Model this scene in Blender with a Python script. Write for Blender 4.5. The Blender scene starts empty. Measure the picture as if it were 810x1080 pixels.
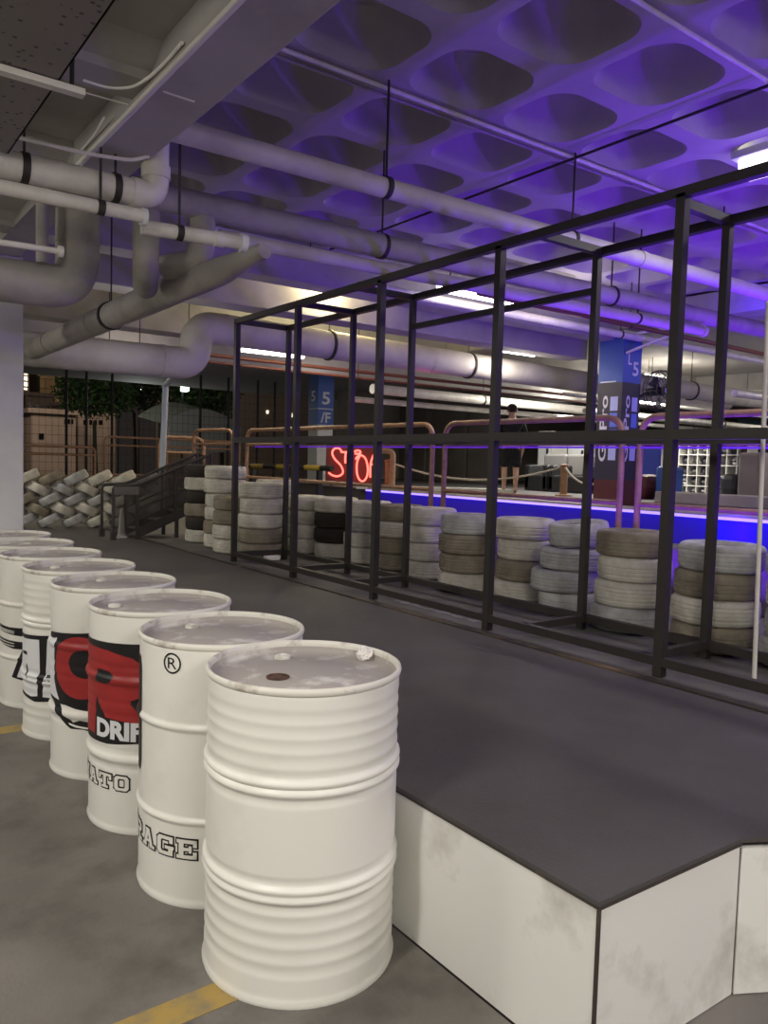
import bpy, bmesh, math, random
from mathutils import Vector, Matrix
random.seed(7)
C = bpy.context.scene.collection
PI = math.pi
R_ = math.radians

# ------------------------------------------------------------------ camera
F, YAW, PIT, ROL, H = 820.9, R_(36.64), R_(-3.665), R_(1.612), 1.482
fw = Vector((math.sin(YAW)*math.cos(PIT), math.cos(YAW)*math.cos(PIT), math.sin(PIT)))
rt = Vector((math.cos(YAW), -math.sin(YAW), 0)); up = rt.cross(fw)
r2 = rt*math.cos(ROL)+up*math.sin(ROL); u2 = -rt*math.sin(ROL)+up*math.cos(ROL)
cd = bpy.data.cameras.new('camera'); cam = bpy.data.objects.new('camera', cd); C.objects.link(cam)
cam.matrix_world = Matrix(((r2.x, u2.x, -fw.x, 0), (r2.y, u2.y, -fw.y, 0), (r2.z, u2.z, -fw.z, H), (0, 0, 0, 1)))
cd.sensor_fit = 'VERTICAL'; cd.sensor_height = 36; cd.lens = 36*F/1080; cd.clip_start = .05; cd.clip_end = 600
bpy.context.scene.camera = cam

def at(ax, val, px, py):
    """the point of the plane axis=val seen at a place of the photograph (used to survey the far background)"""
    d = fw + r2*((px-405)/F) - u2*((py-540)/F)
    o = Vector((0, 0, H)); t = (val-o[ax])/d[ax]
    return o+d*t

# ------------------------------------------------------------------ materials
def mat(name, col, rough=.6, metal=0, dirt=None, dscale=4, damt=.5, bump=0, bscale=60, dlo=.45, dhi=.65, spec=.5, col2=None):
    m = bpy.data.materials.new(name); m.use_nodes = True
    nt = m.node_tree; b = nt.nodes['Principled BSDF']
    b.inputs['Base Color'].default_value = (*col, 1); b.inputs['Roughness'].default_value = rough
    b.inputs['Metallic'].default_value = metal; b.inputs['Specular IOR Level'].default_value = spec
    tc = nt.nodes.new('ShaderNodeTexCoord')
    def noise(s, det=6):
        n = nt.nodes.new('ShaderNodeTexNoise'); n.inputs['Scale'].default_value = s; n.inputs['Detail'].default_value = det
        n.inputs['Roughness'].default_value = .62
        nt.links.new(tc.outputs['Object'], n.inputs['Vector']); return n
    last = None
    if col2:
        n = noise(dscale*.35, 3); r = nt.nodes.new('ShaderNodeValToRGB')
        r.color_ramp.elements[0].position = .38; r.color_ramp.elements[1].position = .62
        r.color_ramp.elements[0].color = (*col, 1); r.color_ramp.elements[1].color = (*col2, 1)
        nt.links.new(n.outputs['Fac'], r.inputs['Fac']); last = r.outputs['Color']
    if dirt:
        n = noise(dscale); r = nt.nodes.new('ShaderNodeValToRGB')
        r.color_ramp.elements[0].position = dlo; r.color_ramp.elements[1].position = dhi
        r.color_ramp.elements[1].color = (damt, damt, damt, 1); r.color_ramp.elements[0].color = (0, 0, 0, 1)
        nt.links.new(n.outputs['Fac'], r.inputs['Fac'])
        mx = nt.nodes.new('ShaderNodeMix'); mx.data_type = 'RGBA'
        mx.inputs['A'].default_value = (*col, 1); mx.inputs['B'].default_value = (*dirt, 1)
        if last: nt.links.new(last, mx.inputs['A'])
        nt.links.new(r.outputs['Color'], mx.inputs['Factor']); last = mx.outputs['Result']
    if last: nt.links.new(last, b.inputs['Base Color'])
    if bump:
        n = noise(bscale, 4); bp = nt.nodes.new('ShaderNodeBump'); bp.inputs['Strength'].default_value = bump
        bp.inputs['Distance'].default_value = .01
        nt.links.new(n.outputs['Fac'], bp.inputs['Height']); nt.links.new(bp.outputs['Normal'], b.inputs['Normal'])
    return m

def emit(name, col, s):
    m = bpy.data.materials.new(name); m.use_nodes = True; nt = m.node_tree
    b = nt.nodes['Principled BSDF']; b.inputs['Base Color'].default_value = (*[min(c, .8) for c in col], 1)
    b.inputs['Emission Color'].default_value = (*col, 1); b.inputs['Emission Strength'].default_value = s
    return m

M = dict(
 drum=mat('drum_paint', (.80, .785, .725), .38, 0, (.52, .48, .40), 3.0, .35, .05, 14, .55, .8),
 lid=mat('dusty_lid', (.41, .375, .35), .85, 0, (.70, .68, .64), 6, .85, .1, 40, .54, .66),
 rim=mat('rim_paint', (.74, .72, .65), .45, 0, (.40, .35, .30), 14, .8, 0, 60, .55, .7),
 chip=mat('pale_lump', (.85, .82, .78), .9, bump=.6, bscale=50),
 rust=mat('rusty_hole', (.06, .03, .02), .9, 0, (.16, .08, .05), 30, .8),
 black=mat('black_paint', (.012, .011, .012), .45),
 red=mat('red_paint', (.37, .028, .028), .45, 0, (.26, .02, .02), 6, .6),
 white=mat('white_paint', (.72, .73, .74), .5),
 cream=mat('cream_paint', (.78, .76, .69), .45),
 floor=mat('worn_concrete', (.125, .114, .102), .75, 0, (.050, .045, .041), 3.4, .75, .3, 50, .47, .74, col2=(.175, .16, .143)),
 floor2=mat('grey_concrete', (.14, .13, .12), .8, 0, (.08, .075, .07), 3, .7, .2, 50),
 yellow=mat('worn_yellow', (.34, .23, .06), .75, 0, (.18, .15, .10), 14, .8, 0, 60, .42, .66),
 deck=mat('deck_sheet', (.070, .062, .058), .62, 0, (.088, .082, .080), 2.2, .7, .55, 160, .42, .62),
 ply=mat('white_plywood', (.80, .79, .75), .5, 0, (.34, .32, .27), 2.6, .8, .05, 8, .52, .74),
 plyedge=mat('board_edge', (.045, .035, .03), .8, 0, (.16, .10, .06), 9, .8, 0, 60, .6, .7),
 brass=mat('edge_strip', (.045, .036, .03), .5, .3, (.22, .15, .09), 1.1, .9, 0, 60, .55, .68),
 frame=mat('frame_steel', (.036, .031, .027), .5, .2, (.045, .037, .03), 6, .5),
 slab=mat('soffit_paint', (.34, .325, .30), .8, 0, (.26, .245, .22), 1.6, .7, .1, 30),
 coff=mat('coffer_paint', (.40, .38, .355), .8, 0, (.32, .30, .275), 2, .6, .1, 30),
 beam=mat('beam_paint', (.42, .40, .375), .8, 0, (.31, .29, .265), 1.8, .7, .08, 30),
 bead=mat('white_bead', (.75, .73, .68), .7),
 column=mat('column_paint', (.74, .73, .74), .6, 0, (.6, .59, .6), 3, .4),
 pipe=mat('pipe_paint', (.60, .57, .50), .5, 0, (.42, .39, .33), 3, .6, 0, 30),
 pvc=mat('white_pvc', (.72, .69, .62), .4, 0, (.5, .47, .41), 6, .5),
 lag=mat('lagged_pipe', (.40, .375, .335), .7, 0, (.27, .25, .22), 3, .7, .15, 30),
 duct=mat('duct_wrap', (.52, .49, .45), .65, 0, (.36, .33, .30), 2, .7, .15, 20),
 iron=mat('hanger_iron', (.05, .045, .042), .6, .5),
 redpipe=mat('red_pipe', (.16, .05, .035), .6),
 copper=mat('rail_paint', (.36, .205, .12), .5, 0, (.20, .11, .07), 10, .7),
 rope=mat('rope', (.45, .40, .33), .9),
 post=mat('wooden_post', (.30, .17, .09), .7, 0, (.2, .1, .06), 10, .6),
 stairs=mat('stair_steel', (.055, .05, .046), .6, .3),
 tread=mat('stair_tread', (.16, .15, .135), .8),
 kerb=mat('kerb_concrete', (.17, .155, .145), .85, 0, (.1, .09, .085), 5, .6),
 track=mat('track_floor', (.09, .085, .085), .7),
 facade=mat('led_facade', (.045, .02, .85), .35),  # LED blue put into the base colour, keeping warm light from washing it
 deckw=mat('pale_deck', (.38, .34, .33), .6, 0, (.25, .22, .21), 2, .6),
 wallb=mat('dim_wall', (.16, .14, .12), .85, 0, (.11, .10, .085), 1, .6),
 dark=mat('dark_plastic', (.02, .02, .022), .4),
 grey=mat('grey_panel', (.17, .165, .16), .6),
 bluepaint=mat('blue_column_paint', (.045, .11, .42), .5),
 navy=mat('navy_paint', (.03, .028, .05), .5),
 blueA=mat('block_pale_blue', (.50, .55, .85), .5), blueB=mat('block_mid_blue', (.13, .19, .70), .5), blueC=mat('block_deep_blue', (.06, .07, .35), .5),
 maroon=mat('maroon_panel', (.10, .02, .025), .6),
 skin=mat('skin', (.50, .30, .22), .55), shirt=mat('black_cloth', (.013, .013, .015), .9), shorts=mat('black_shorts_cloth', (.010, .010, .012), .9),
 hair=mat('dark_hair', (.02, .015, .012), .7, bump=.6, bscale=90),
 board=mat('glow_red_board', (.11, .015, .015), .5),  # red of the neon's glow is put into the board colour
 leaf=mat('leaves', (.09, .15, .045), .7, 0, (.04, .08, .025), .6, .8), bark=mat('bark', (.09, .065, .045), .9),
 town=mat('town_wall', (.50, .41, .36), .9, 0, (.3, .25, .22), .3, .6), town2=mat('town_wall_ochre', (.45, .33, .2), .9), town3=mat('town_wall_grey', (.24, .20, .18), .9),
 glassd=mat('dark_window', (.012, .012, .014), .2), tent=mat('pale_roof', (.40, .39, .37), .8),
 winlit=emit('lit_window', (1, .88, .62), 3.0), lamp=emit('lamp_face', (1, .97, .88), 3.2),
 tube=emit('fluorescent_tube', (1, .96, .86), 9), tubeoff=mat('unlit_tube', (.8, .79, .8), .3),
 neon=emit('neon_red', (1, .115, .09), 3.2), led=emit('led_blue', (.40, .28, 1), 1.2), ledp=emit('led_violet', (.13, .02, .55), .5),
 street=emit('street_lamp', (.75, 1, .85), 5),
 shelf=mat('shelf_board', (.55, .54, .50), .6), cloth=mat('blue_cloth', (.03, .05, .35), .8), bag=mat('grey_fabric', (.27, .23, .22), .9),
 pool=mat('pale_blue_panel', (.25, .45, .52), .5), stripe=None, tray=None)

def striped(name, a, b, scale):
    m = bpy.data.materials.new(name); m.use_nodes = True; nt = m.node_tree; bs = nt.nodes['Principled BSDF']
    tc = nt.nodes.new('ShaderNodeTexCoord'); w = nt.nodes.new('ShaderNodeTexWave'); w.bands_direction = 'X'; w.inputs['Scale'].default_value = scale
    r = nt.nodes.new('ShaderNodeValToRGB'); r.color_ramp.interpolation = 'CONSTANT'
    r.color_ramp.elements[0].color = (*a, 1); r.color_ramp.elements[1].position = .5; r.color_ramp.elements[1].color = (*b, 1)
    nt.links.new(tc.outputs['Object'], w.inputs['Vector']); nt.links.new(w.outputs['Fac'], r.inputs['Fac']); nt.links.new(r.outputs['Color'], bs.inputs['Base Color'])
    bs.inputs['Roughness'].default_value = .5
    return m
M['stripe'] = striped('yellow_black_stripes', (.5, .36, .06), (.02, .02, .02), .55)

def perforated(name):
    m = bpy.data.materials.new(name); m.use_nodes = True; nt = m.node_tree; bs = nt.nodes['Principled BSDF']
    tc = nt.nodes.new('ShaderNodeTexCoord'); v = nt.nodes.new('ShaderNodeTexVoronoi'); v.inputs['Scale'].default_value = 30; v.inputs['Randomness'].default_value = .6
    r = nt.nodes.new('ShaderNodeValToRGB'); r.color_ramp.elements[0].position = .16; r.color_ramp.elements[0].color = (.06, .052, .047, 1)
    r.color_ramp.elements[1].position = .26; r.color_ramp.elements[1].color = (.21, .19, .165, 1)
    nt.links.new(tc.outputs['Object'], v.inputs['Vector']); nt.links.new(v.outputs['Distance'], r.inputs['Fac']); nt.links.new(r.outputs['Color'], bs.inputs['Base Color'])
    bs.inputs['Roughness'].default_value = .6
    return m
M['tray'] = perforated('perforated_tray')

def meshcloth(name, cell=.05, wire=.12):
    """expanded-metal mesh: real see-through openings between wires"""
    m = bpy.data.materials.new(name); m.use_nodes = True; nt = m.node_tree; bs = nt.nodes['Principled BSDF']
    bs.inputs['Base Color'].default_value = (.05, .045, .04, 1); bs.inputs['Roughness'].default_value = .6; bs.inputs['Alpha'].default_value = .42
    return m
M['mesh'] = meshcloth('steel_mesh')

def tyre_mat(name, col, col2):
    return mat(name, col, .85, 0, col2, 5, .85, .35, 26, .42, .66)
TY = {'white': tyre_mat('tyre_white', (.60, .575, .49), (.34, .315, .26)), 'grey': tyre_mat('tyre_grey', (.45, .45, .43), (.23, .225, .21)),
      'brown': tyre_mat('tyre_brown', (.27, .235, .17), (.13, .11, .08)), 'black': tyre_mat('tyre_black', (.022, .018, .015), (.04, .03, .024))}

# ------------------------------------------------------------------ mesh helpers
def link(name, bm, m, parent=None, smooth=False, off=None, angle=40):
    if off is not None: bmesh.ops.translate(bm, verts=bm.verts[:], vec=-Vector(off))
    bmesh.ops.recalc_face_normals(bm, faces=bm.faces[:])
    me = bpy.data.meshes.new(name); bm.to_mesh(me); bm.free()
    ms = m if isinstance(m, (list, tuple)) else [m]
    for x in ms: me.materials.append(x)
    if smooth:
        for p in me.polygons: p.use_smooth = True
        try: me.set_sharp_from_angle(angle=R_(angle))
        except Exception: pass
    o = bpy.data.objects.new(name, me); C.objects.link(o)
    if parent: o.parent = parent
    return o

def thing(name, label, cat, loc=(0, 0, 0), rz=0, group=None):
    o = bpy.data.objects.new(name, None); C.objects.link(o); o.empty_display_size = .1
    o.location = loc; o.rotation_euler = (0, 0, rz); o['label'] = label; o['category'] = cat
    if group: o['group'] = group
    return o
def tag(o, label, cat, group=None, kind=None):
    o['label'] = label; o['category'] = cat
    if group: o['group'] = group
    if kind: o['kind'] = kind
    return o
def struct(o): o['kind'] = 'structure'; return o
def copy_tree(root, loc, rz=0, label=None, group=None):
    def cp(o, par):
        c = o.copy(); C.objects.link(c)
        if par: c.parent = par
        for ch in list(o.children): cp(ch, c)
        return c
    r = cp(root, None); r.location = loc; r.rotation_euler = (0, 0, rz)
    if label: r['label'] = label
    if group: r['group'] = group
    return r

def B(): return bmesh.new()
def box(bm, x0, x1, y0, y1, z0, z1, bev=0, mi=0):
    vs = [bm.verts.new(v) for v in ((x0,y0,z0),(x1,y0,z0),(x1,y1,z0),(x0,y1,z0),(x0,y0,z1),(x1,y0,z1),(x1,y1,z1),(x0,y1,z1))]
    fs = [bm.faces.new([vs[i] for i in f]) for f in ((0,3,2,1),(4,5,6,7),(0,1,5,4),(1,2,6,5),(2,3,7,6),(3,0,4,7))]
    for f in fs: f.material_index = mi
    if bev:
        es = list({e for f in fs for e in f.edges})
        bmesh.ops.bevel(bm, geom=es, offset=bev, segments=2, affect='EDGES', profile=.5)
    return fs
def bar(bm, a, b, w, h=None, upv=(0, 0, 1)):
    """square bar from a to b"""
    h = h or w; a, b = Vector(a), Vector(b); d = (b-a).normalized(); u = Vector(upv)
    if abs(d.dot(u)) > .95: u = Vector((0, 1, 0))
    s = d.cross(u).normalized(); u = s.cross(d)
    vs = []
    for p in (a, b):
        for i, j in ((-1,-1),(1,-1),(1,1),(-1,1)): vs.append(bm.verts.new(p+s*(i*w/2)+u*(j*h/2)))
    for f in ((0,1,2,3),(4,7,6,5),(0,4,5,1),(1,5,6,2),(2,6,7,3),(3,7,4,0)): bm.faces.new([vs[i] for i in f])
def tube(bm, pts, r, seg=14, caps=True, radii=None):
    pts = [Vector(p) for p in pts]; n = len(pts); rings = []
    t0 = (pts[1]-pts[0]).normalized(); u = Vector((0, 0, 1)) if abs(t0.z) < .9 else Vector((1, 0, 0))
    u = (u-t0*u.dot(t0)).normalized()
    for i in range(n):
        if i == 0: t = t0
        elif i == n-1: t = (pts[-1]-pts[-2]).normalized()
        else: t = ((pts[i]-pts[i-1]).normalized()+(pts[i+1]-pts[i]).normalized()).normalized()
        u = (u-t*u.dot(t)).normalized(); v = t.cross(u); rr = radii[i] if radii else r
        rings.append([bm.verts.new(pts[i]+(u*math.cos(2*PI*k/seg)+v*math.sin(2*PI*k/seg))*rr) for k in range(seg)])
    for a, b in zip(rings, rings[1:]):
        for k in range(seg): bm.faces.new((a[k], a[(k+1)%seg], b[(k+1)%seg], b[k]))
    if caps: bm.faces.new(rings[0][::-1]); bm.faces.new(rings[-1])
def fillet(pts, r, n=7):
    """polyline with rounded corners"""
    pts = [Vector(p) for p in pts]; out = [pts[0]]
    for a, b, c in zip(pts, pts[1:], pts[2:]):
        d1 = (a-b).normalized(); d2 = (c-b).normalized(); rr = min(r, (a-b).length*.49, (c-b).length*.49)
        p, q = b+d1*rr, b+d2*rr
        for k in range(n+1):
            t = k/n; out.append(p*(1-t)**2+b*2*t*(1-t)+q*t*t)
    out.append(pts[-1]); return out
def lathe(bm, prof, seg=48, c=(0, 0, 0), closed=False, mi=0):
    rings = []
    for r, z in prof:
        rings.append([bm.verts.new((c[0]+r*math.cos(2*PI*k/seg), c[1]+r*math.sin(2*PI*k/seg), c[2]+z)) for k in range(seg)] if r > 1e-6 else [bm.verts.new((c[0], c[1], c[2]+z))])
    prs = list(zip(rings, rings[1:])) + ([(rings[-1], rings[0])] if closed else [])
    for a, b in prs:
        for k in range(seg):
            k2 = (k+1) % seg
            if len(a) == 1 and len(b) == 1: continue
            if len(a) == 1: f = bm.faces.new((a[0], b[k2], b[k]))
            elif len(b) == 1: f = bm.faces.new((a[k], a[k2], b[0]))
            else: f = bm.faces.new((a[k], a[k2], b[k2], b[k]))
            f.material_index = mi
def text_bm(body, size=1, offset=0, extrude=0, align='CENTER'):
    cu = bpy.data.curves.new('t', 'FONT'); cu.body = body; cu.size = size; cu.offset = offset; cu.extrude = extrude
    cu.align_x = align; cu.align_y = 'CENTER'; cu.resolution_u = 4
    o = bpy.data.objects.new('t', cu); C.objects.link(o)
    dg = bpy.context.evaluated_depsgraph_get(); me = bpy.data.meshes.new_from_object(o.evaluated_get(dg))
    bm = bmesh.new(); bm.from_mesh(me)
    bpy.data.objects.remove(o); bpy.data.curves.remove(cu); bpy.data.meshes.remove(me)
    return bm
def fit_bm(bm, x0, x1, y0, y1):
    xs = [v.co.x for v in bm.verts]; ys = [v.co.y for v in bm.verts]
    for v in bm.verts:
        v.co.x = x0+(v.co.x-min(xs))/(max(xs)-min(xs))*(x1-x0); v.co.y = y0+(v.co.y-min(ys))/(max(ys)-min(ys))*(y1-y0); v.co.z = 0
    return bm

# ================================================================== SETTING
PZ = .46           # level of the raised platform and the floor beyond it
bm = B(); box(bm, -7, 1.485, -5, 24, -.2, 0); box(bm, 1.485, 12, -5, 1.15, -.2, 0); struct(link('floor', bm, M['floor']))
bm = B(); box(bm, 3.285, 9.06, .98, 24, .2, PZ-.004); struct(link('floor_upper', bm, M['floor2']))

# waffle slab
def waffle(name, x0, nx, px, y0, ny, py, z0, dep, fx, fy, rad, m, skip=None):
    bm = B(); N = 32
    def rr(hx, hy, r):
        pts = []
        for cx, cy, a0 in ((hx-r, hy-r, 0), (-hx+r, hy-r, 90), (-hx+r, -hy+r, 180), (hx-r, -hy+r, 270)):
            for k in range(N//4):
                a = R_(a0+90*k/(N//4-1)); pts.append((cx+r*math.cos(a), cy+r*math.sin(a)))
        return pts
    def sq(hx, hy, pts):
        out = []
        for (x, y) in pts:
            s = min(hx/abs(x) if abs(x) > 1e-6 else 1e9, hy/abs(y) if abs(y) > 1e-6 else 1e9); out.append((x*s, y*s))
        return out
    hole = rr(px*fx/2, py*fy/2, rad); mid = rr(px*fx/2-.015, py*fy/2-.015, rad); topp = rr(px*fx/2-.075, py*fy/2-.075, rad*.9); outer = sq(px/2, py/2, hole)
    for i in (0, N//4-1):   # keep square corners
        pass
    for i in range(nx):
        for j in range(ny):
            cx, cy = x0+px*i, y0+py*j
            rings = [[bm.verts.new((cx+x, cy+y, z)) for x, y in pts] for pts, z in ((outer, z0), (hole, z0), (mid, z0+.03), (topp, z0+dep-.05), (rr(px*fx/2-.13, py*fy/2-.13, rad*.75), z0+dep))]
            for a, b in zip(rings, rings[1:]):
                for k in range(N): bm.faces.new((a[k], a[(k+1)%N], b[(k+1)%N], b[k]))
            bm.faces.new(rings[-1][::-1])
            # corner fillers between rounded sampling and the square cell
            for sx in (-1, 1):
                for sy in (-1, 1):
                    cnr = bm.verts.new((cx+sx*px/2, cy+sy*py/2, z0))
                    cand = sorted(rings[0], key=lambda v: (v.co-cnr.co).length)
                    vx = [v for v in cand if abs(v.co.x-cnr.co.x) < 1e-5][0]; vy = [v for v in cand if abs(v.co.y-cnr.co.y) < 1e-5][0]
                    if vx is not vy: bm.faces.new((cnr, vx, vy))
    return bm
CZ = 3.70
bm = waffle('ceiling', 1.60, 14, .77, .61, 9, .72, CZ, .26, .84, .82, .19, M['coff'])
# the solid slab over and beyond the coffers
box(bm, -7, 1.37, -5, 24, 3.75, 4.1); box(bm, 1.37, 30, 6.95, 24, CZ, 4.1); box(bm, 11.99, 30, -5, 6.95, CZ, 4.1); box(bm, 1.37, 11.99, -5, .26, CZ, 4.1); box(bm, 1.37, 11.99, .26, 6.95, 3.99, 4.1); box(bm, 1.37, 11.99, 6.72, 6.96, CZ, 4.1)
struct(link('ceiling', bm, M['coff'], smooth=True, angle=35))
# left soffit with shallow recesses and the beam
bm = waffle('soffit', -3.3, 5, 1.05, 1.3, 5, 1.25, 2.93, .10, .84, .84, .2, M['slab'])
for v in bm.verts: v.co.x = min(v.co.x, 1.1)
box(bm, -7, -3.83, -5, 9, 2.93, 3.2); box(bm, -3.83, 1.1, 6.93, 9, 2.93, 3.2); box(bm, -3.83, 1.1, -5, .67, 2.93, 3.2); box(bm, -3.83, 1.1, .67, 6.93, 3.05, 3.3)
struct(link('ceiling_soffit', bm, M['slab'], smooth=True, angle=35))
bm = B(); box(bm, 1.095, 1.355, -5, 4.15, 2.90, 3.76, .012); struct(link('trim_1', bm, M['beam']))
bm = B(); box(bm, 1.085, 1.112, -5, 4.15, 2.886, 2.905, .006); struct(link('trim_2', bm, M['bead']))
bm = B(); box(bm, .75, 1.355, 4.15, 10, 3.0, 3.76); struct(link('trim_3', bm, M['beam']))
# cross beams further back
for k, (x0, x1, y0, y1, z0) in enumerate(((1.37, 9.5, 7.05, 7.35, 3.30), (1.37, 9.5, 7.75, 8.1, 3.12), (1.37, 30, 10.6, 11.0, 3.2), (1.37, 30, 14, 14.4, 3.3))):
    bm = B(); box(bm, x0, x1, y0, y1, z0, CZ+.02, .01); struct(link('trim_%d' % (k+4), bm, M['beam']))
bm = B(); box(bm, 9.15, 9.75, 2, 10.6, 3.42, CZ+.02, .01); struct(link('trim_8', bm, M['beam']))
bm = B(); box(bm, 17, 17.5, -5, 20, 3.3, CZ+.02, .01); struct(link('trim_9', bm, M['beam']))
# plaster ridges of a shallow recess in the soffit
for k, pts in enumerate(([(88, 84), (115, 93), (140, 92), (160, 80), (178, 62), (192, 45)], [(84, 96), (112, 104), (142, 112)], [(86, 158), (100, 142), (110, 124)])):
    bm = B(); tube(bm, fillet([at(2, 2.93, *p) for p in pts], .05, 4), (.007, .003, .005)[k], 8); struct(link('trim_%d' % (11+k), bm, M['bead'], smooth=True))
bm = B(); tube(bm, [at(2, 2.90, 172, 96), at(2, 2.90, 205, 107)], .005, 6); struct(link('trim_14', bm, M['bead']))
# white column on the left
bm = B(); box(bm, .75, 1.3925, 6.7, 7.3, 0, 3.0, .008); struct(link('column', bm, M['column']))
# interior walls far right
bm = B(); box(bm, 13.5, 30, 20.5, 20.8, 0, 4.0); struct(link('wall_back', bm, M['wallb']))
bm = B(); box(bm, 29.7, 30, -5, 20.5, 0, 4.0); struct(link('wall_right', bm, M['wallb']))
# track floor and raised deck with a facade
bm = B(); box(bm, 9.06, 30, -5, 22, .2, .93); struct(link('floor_deck', bm, M['track']))
bm = B(); box(bm, 9.005, 9.30, -3, 14.6, .93, .965, .006); struct(link('trim_10', bm, M['deckw']))
bm = B(); box(bm, 9.045, 9.06, -3, 12.8, .46, .93); struct(link('wall_deck', bm, M['facade']))
bm = B(); box(bm, 5.42, 5.78, -1, 12.4, PZ-.004, .88, .02); struct(link('kerb', bm, M['kerb']))

# ================================================================== PLATFORM
pl = thing('platform', 'low raised platform with dark sheet top and scuffed white board sides beside the drums', 'platform', (2.4, 5, 0))
out = [(1.487, 1.105), (2.085, 1.085), (2.20, 1.02), (3.285, .98), (3.285, 16), (1.487, 16)]
def prism(bm, poly, z0, z1):
    a = [bm.verts.new((x, y, z0)) for x, y in poly]; b = [bm.verts.new((x, y, z1)) for x, y in poly]
    bm.faces.new(a[::-1]); bm.faces.new(b)
    for i in range(len(poly)): j = (i+1) % len(poly); bm.faces.new((a[i], a[j], b[j], b[i]))
bm = B(); prism(bm, out, PZ-.012, PZ); link('top_sheet', bm, M['deck'], pl, off=pl.location)
bm = B(); box(bm, 1.49, 1.508, 1.112, 16, 0.004, PZ-.012); link('side_board', bm, M['ply'], pl, off=pl.location)
def wallseg(bm, a, b, z0, z1, t=.018):
    a, b = Vector((*a, 0)), Vector((*b, 0)); n = Vector((-(b-a).y, (b-a).x, 0)).normalized()*t
    prism(bm, [(a.x, a.y), (b.x, b.y), (b.x+n.x, b.y+n.y), (a.x+n.x, a.y+n.y)], z0, z1)
bm = B(); wallseg(bm, (1.494, 1.108), (2.085, 1.089), .004, PZ-.012); link('front_board', bm, M['ply'], pl, off=pl.location)
bm = B(); wallseg(bm, (2.09, 1.085), (2.20, 1.024), .004, PZ-.03); wallseg(bm, (2.20, 1.024), (3.285, .985), .004, PZ-.03); link('front_board', bm, M['ply'], pl, off=pl.location)
bm = B(); box(bm, 1.4875, 1.4955, 1.104, 1.112, .004, PZ-.012); link('corner_edge', bm, M['plyedge'], pl, off=pl.location)
bm = B(); bar(bm, (1.4875, 1.108, PZ-.016), (1.4875, 16, PZ-.016), .004, .007); bar(bm, (1.49, 1.104, PZ-.016), (2.085, 1.084, PZ-.016), .004, .007); link('sheet_edge', bm, M['plyedge'], pl, off=pl.location)
bm = B(); box(bm, 3.262, 3.30, .98, 16, PZ-.003, PZ+.012, .003); link('edge_strip', bm, M['brass'], pl, off=pl.location)

# painted bay lines
bm = B(); prism(bm, [(-1.6, 1.85), (-1.6, 1.95), (1.0, 1.955), (1.0, 1.855)], 0, .002); tag(link('bay_line', bm, M['yellow']), 'worn yellow bay line on the concrete under the front drum', 'floor marking')
bm = B(); prism(bm, [(-1.6, 4.39), (-1.6, 4.50), (1.0, 4.50), (1.0, 4.39)], 0, .002); tag(link('bay_line', bm, M['yellow']), 'worn yellow bay line on the concrete at the left photo edge behind the drums', 'floor marking')

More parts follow.
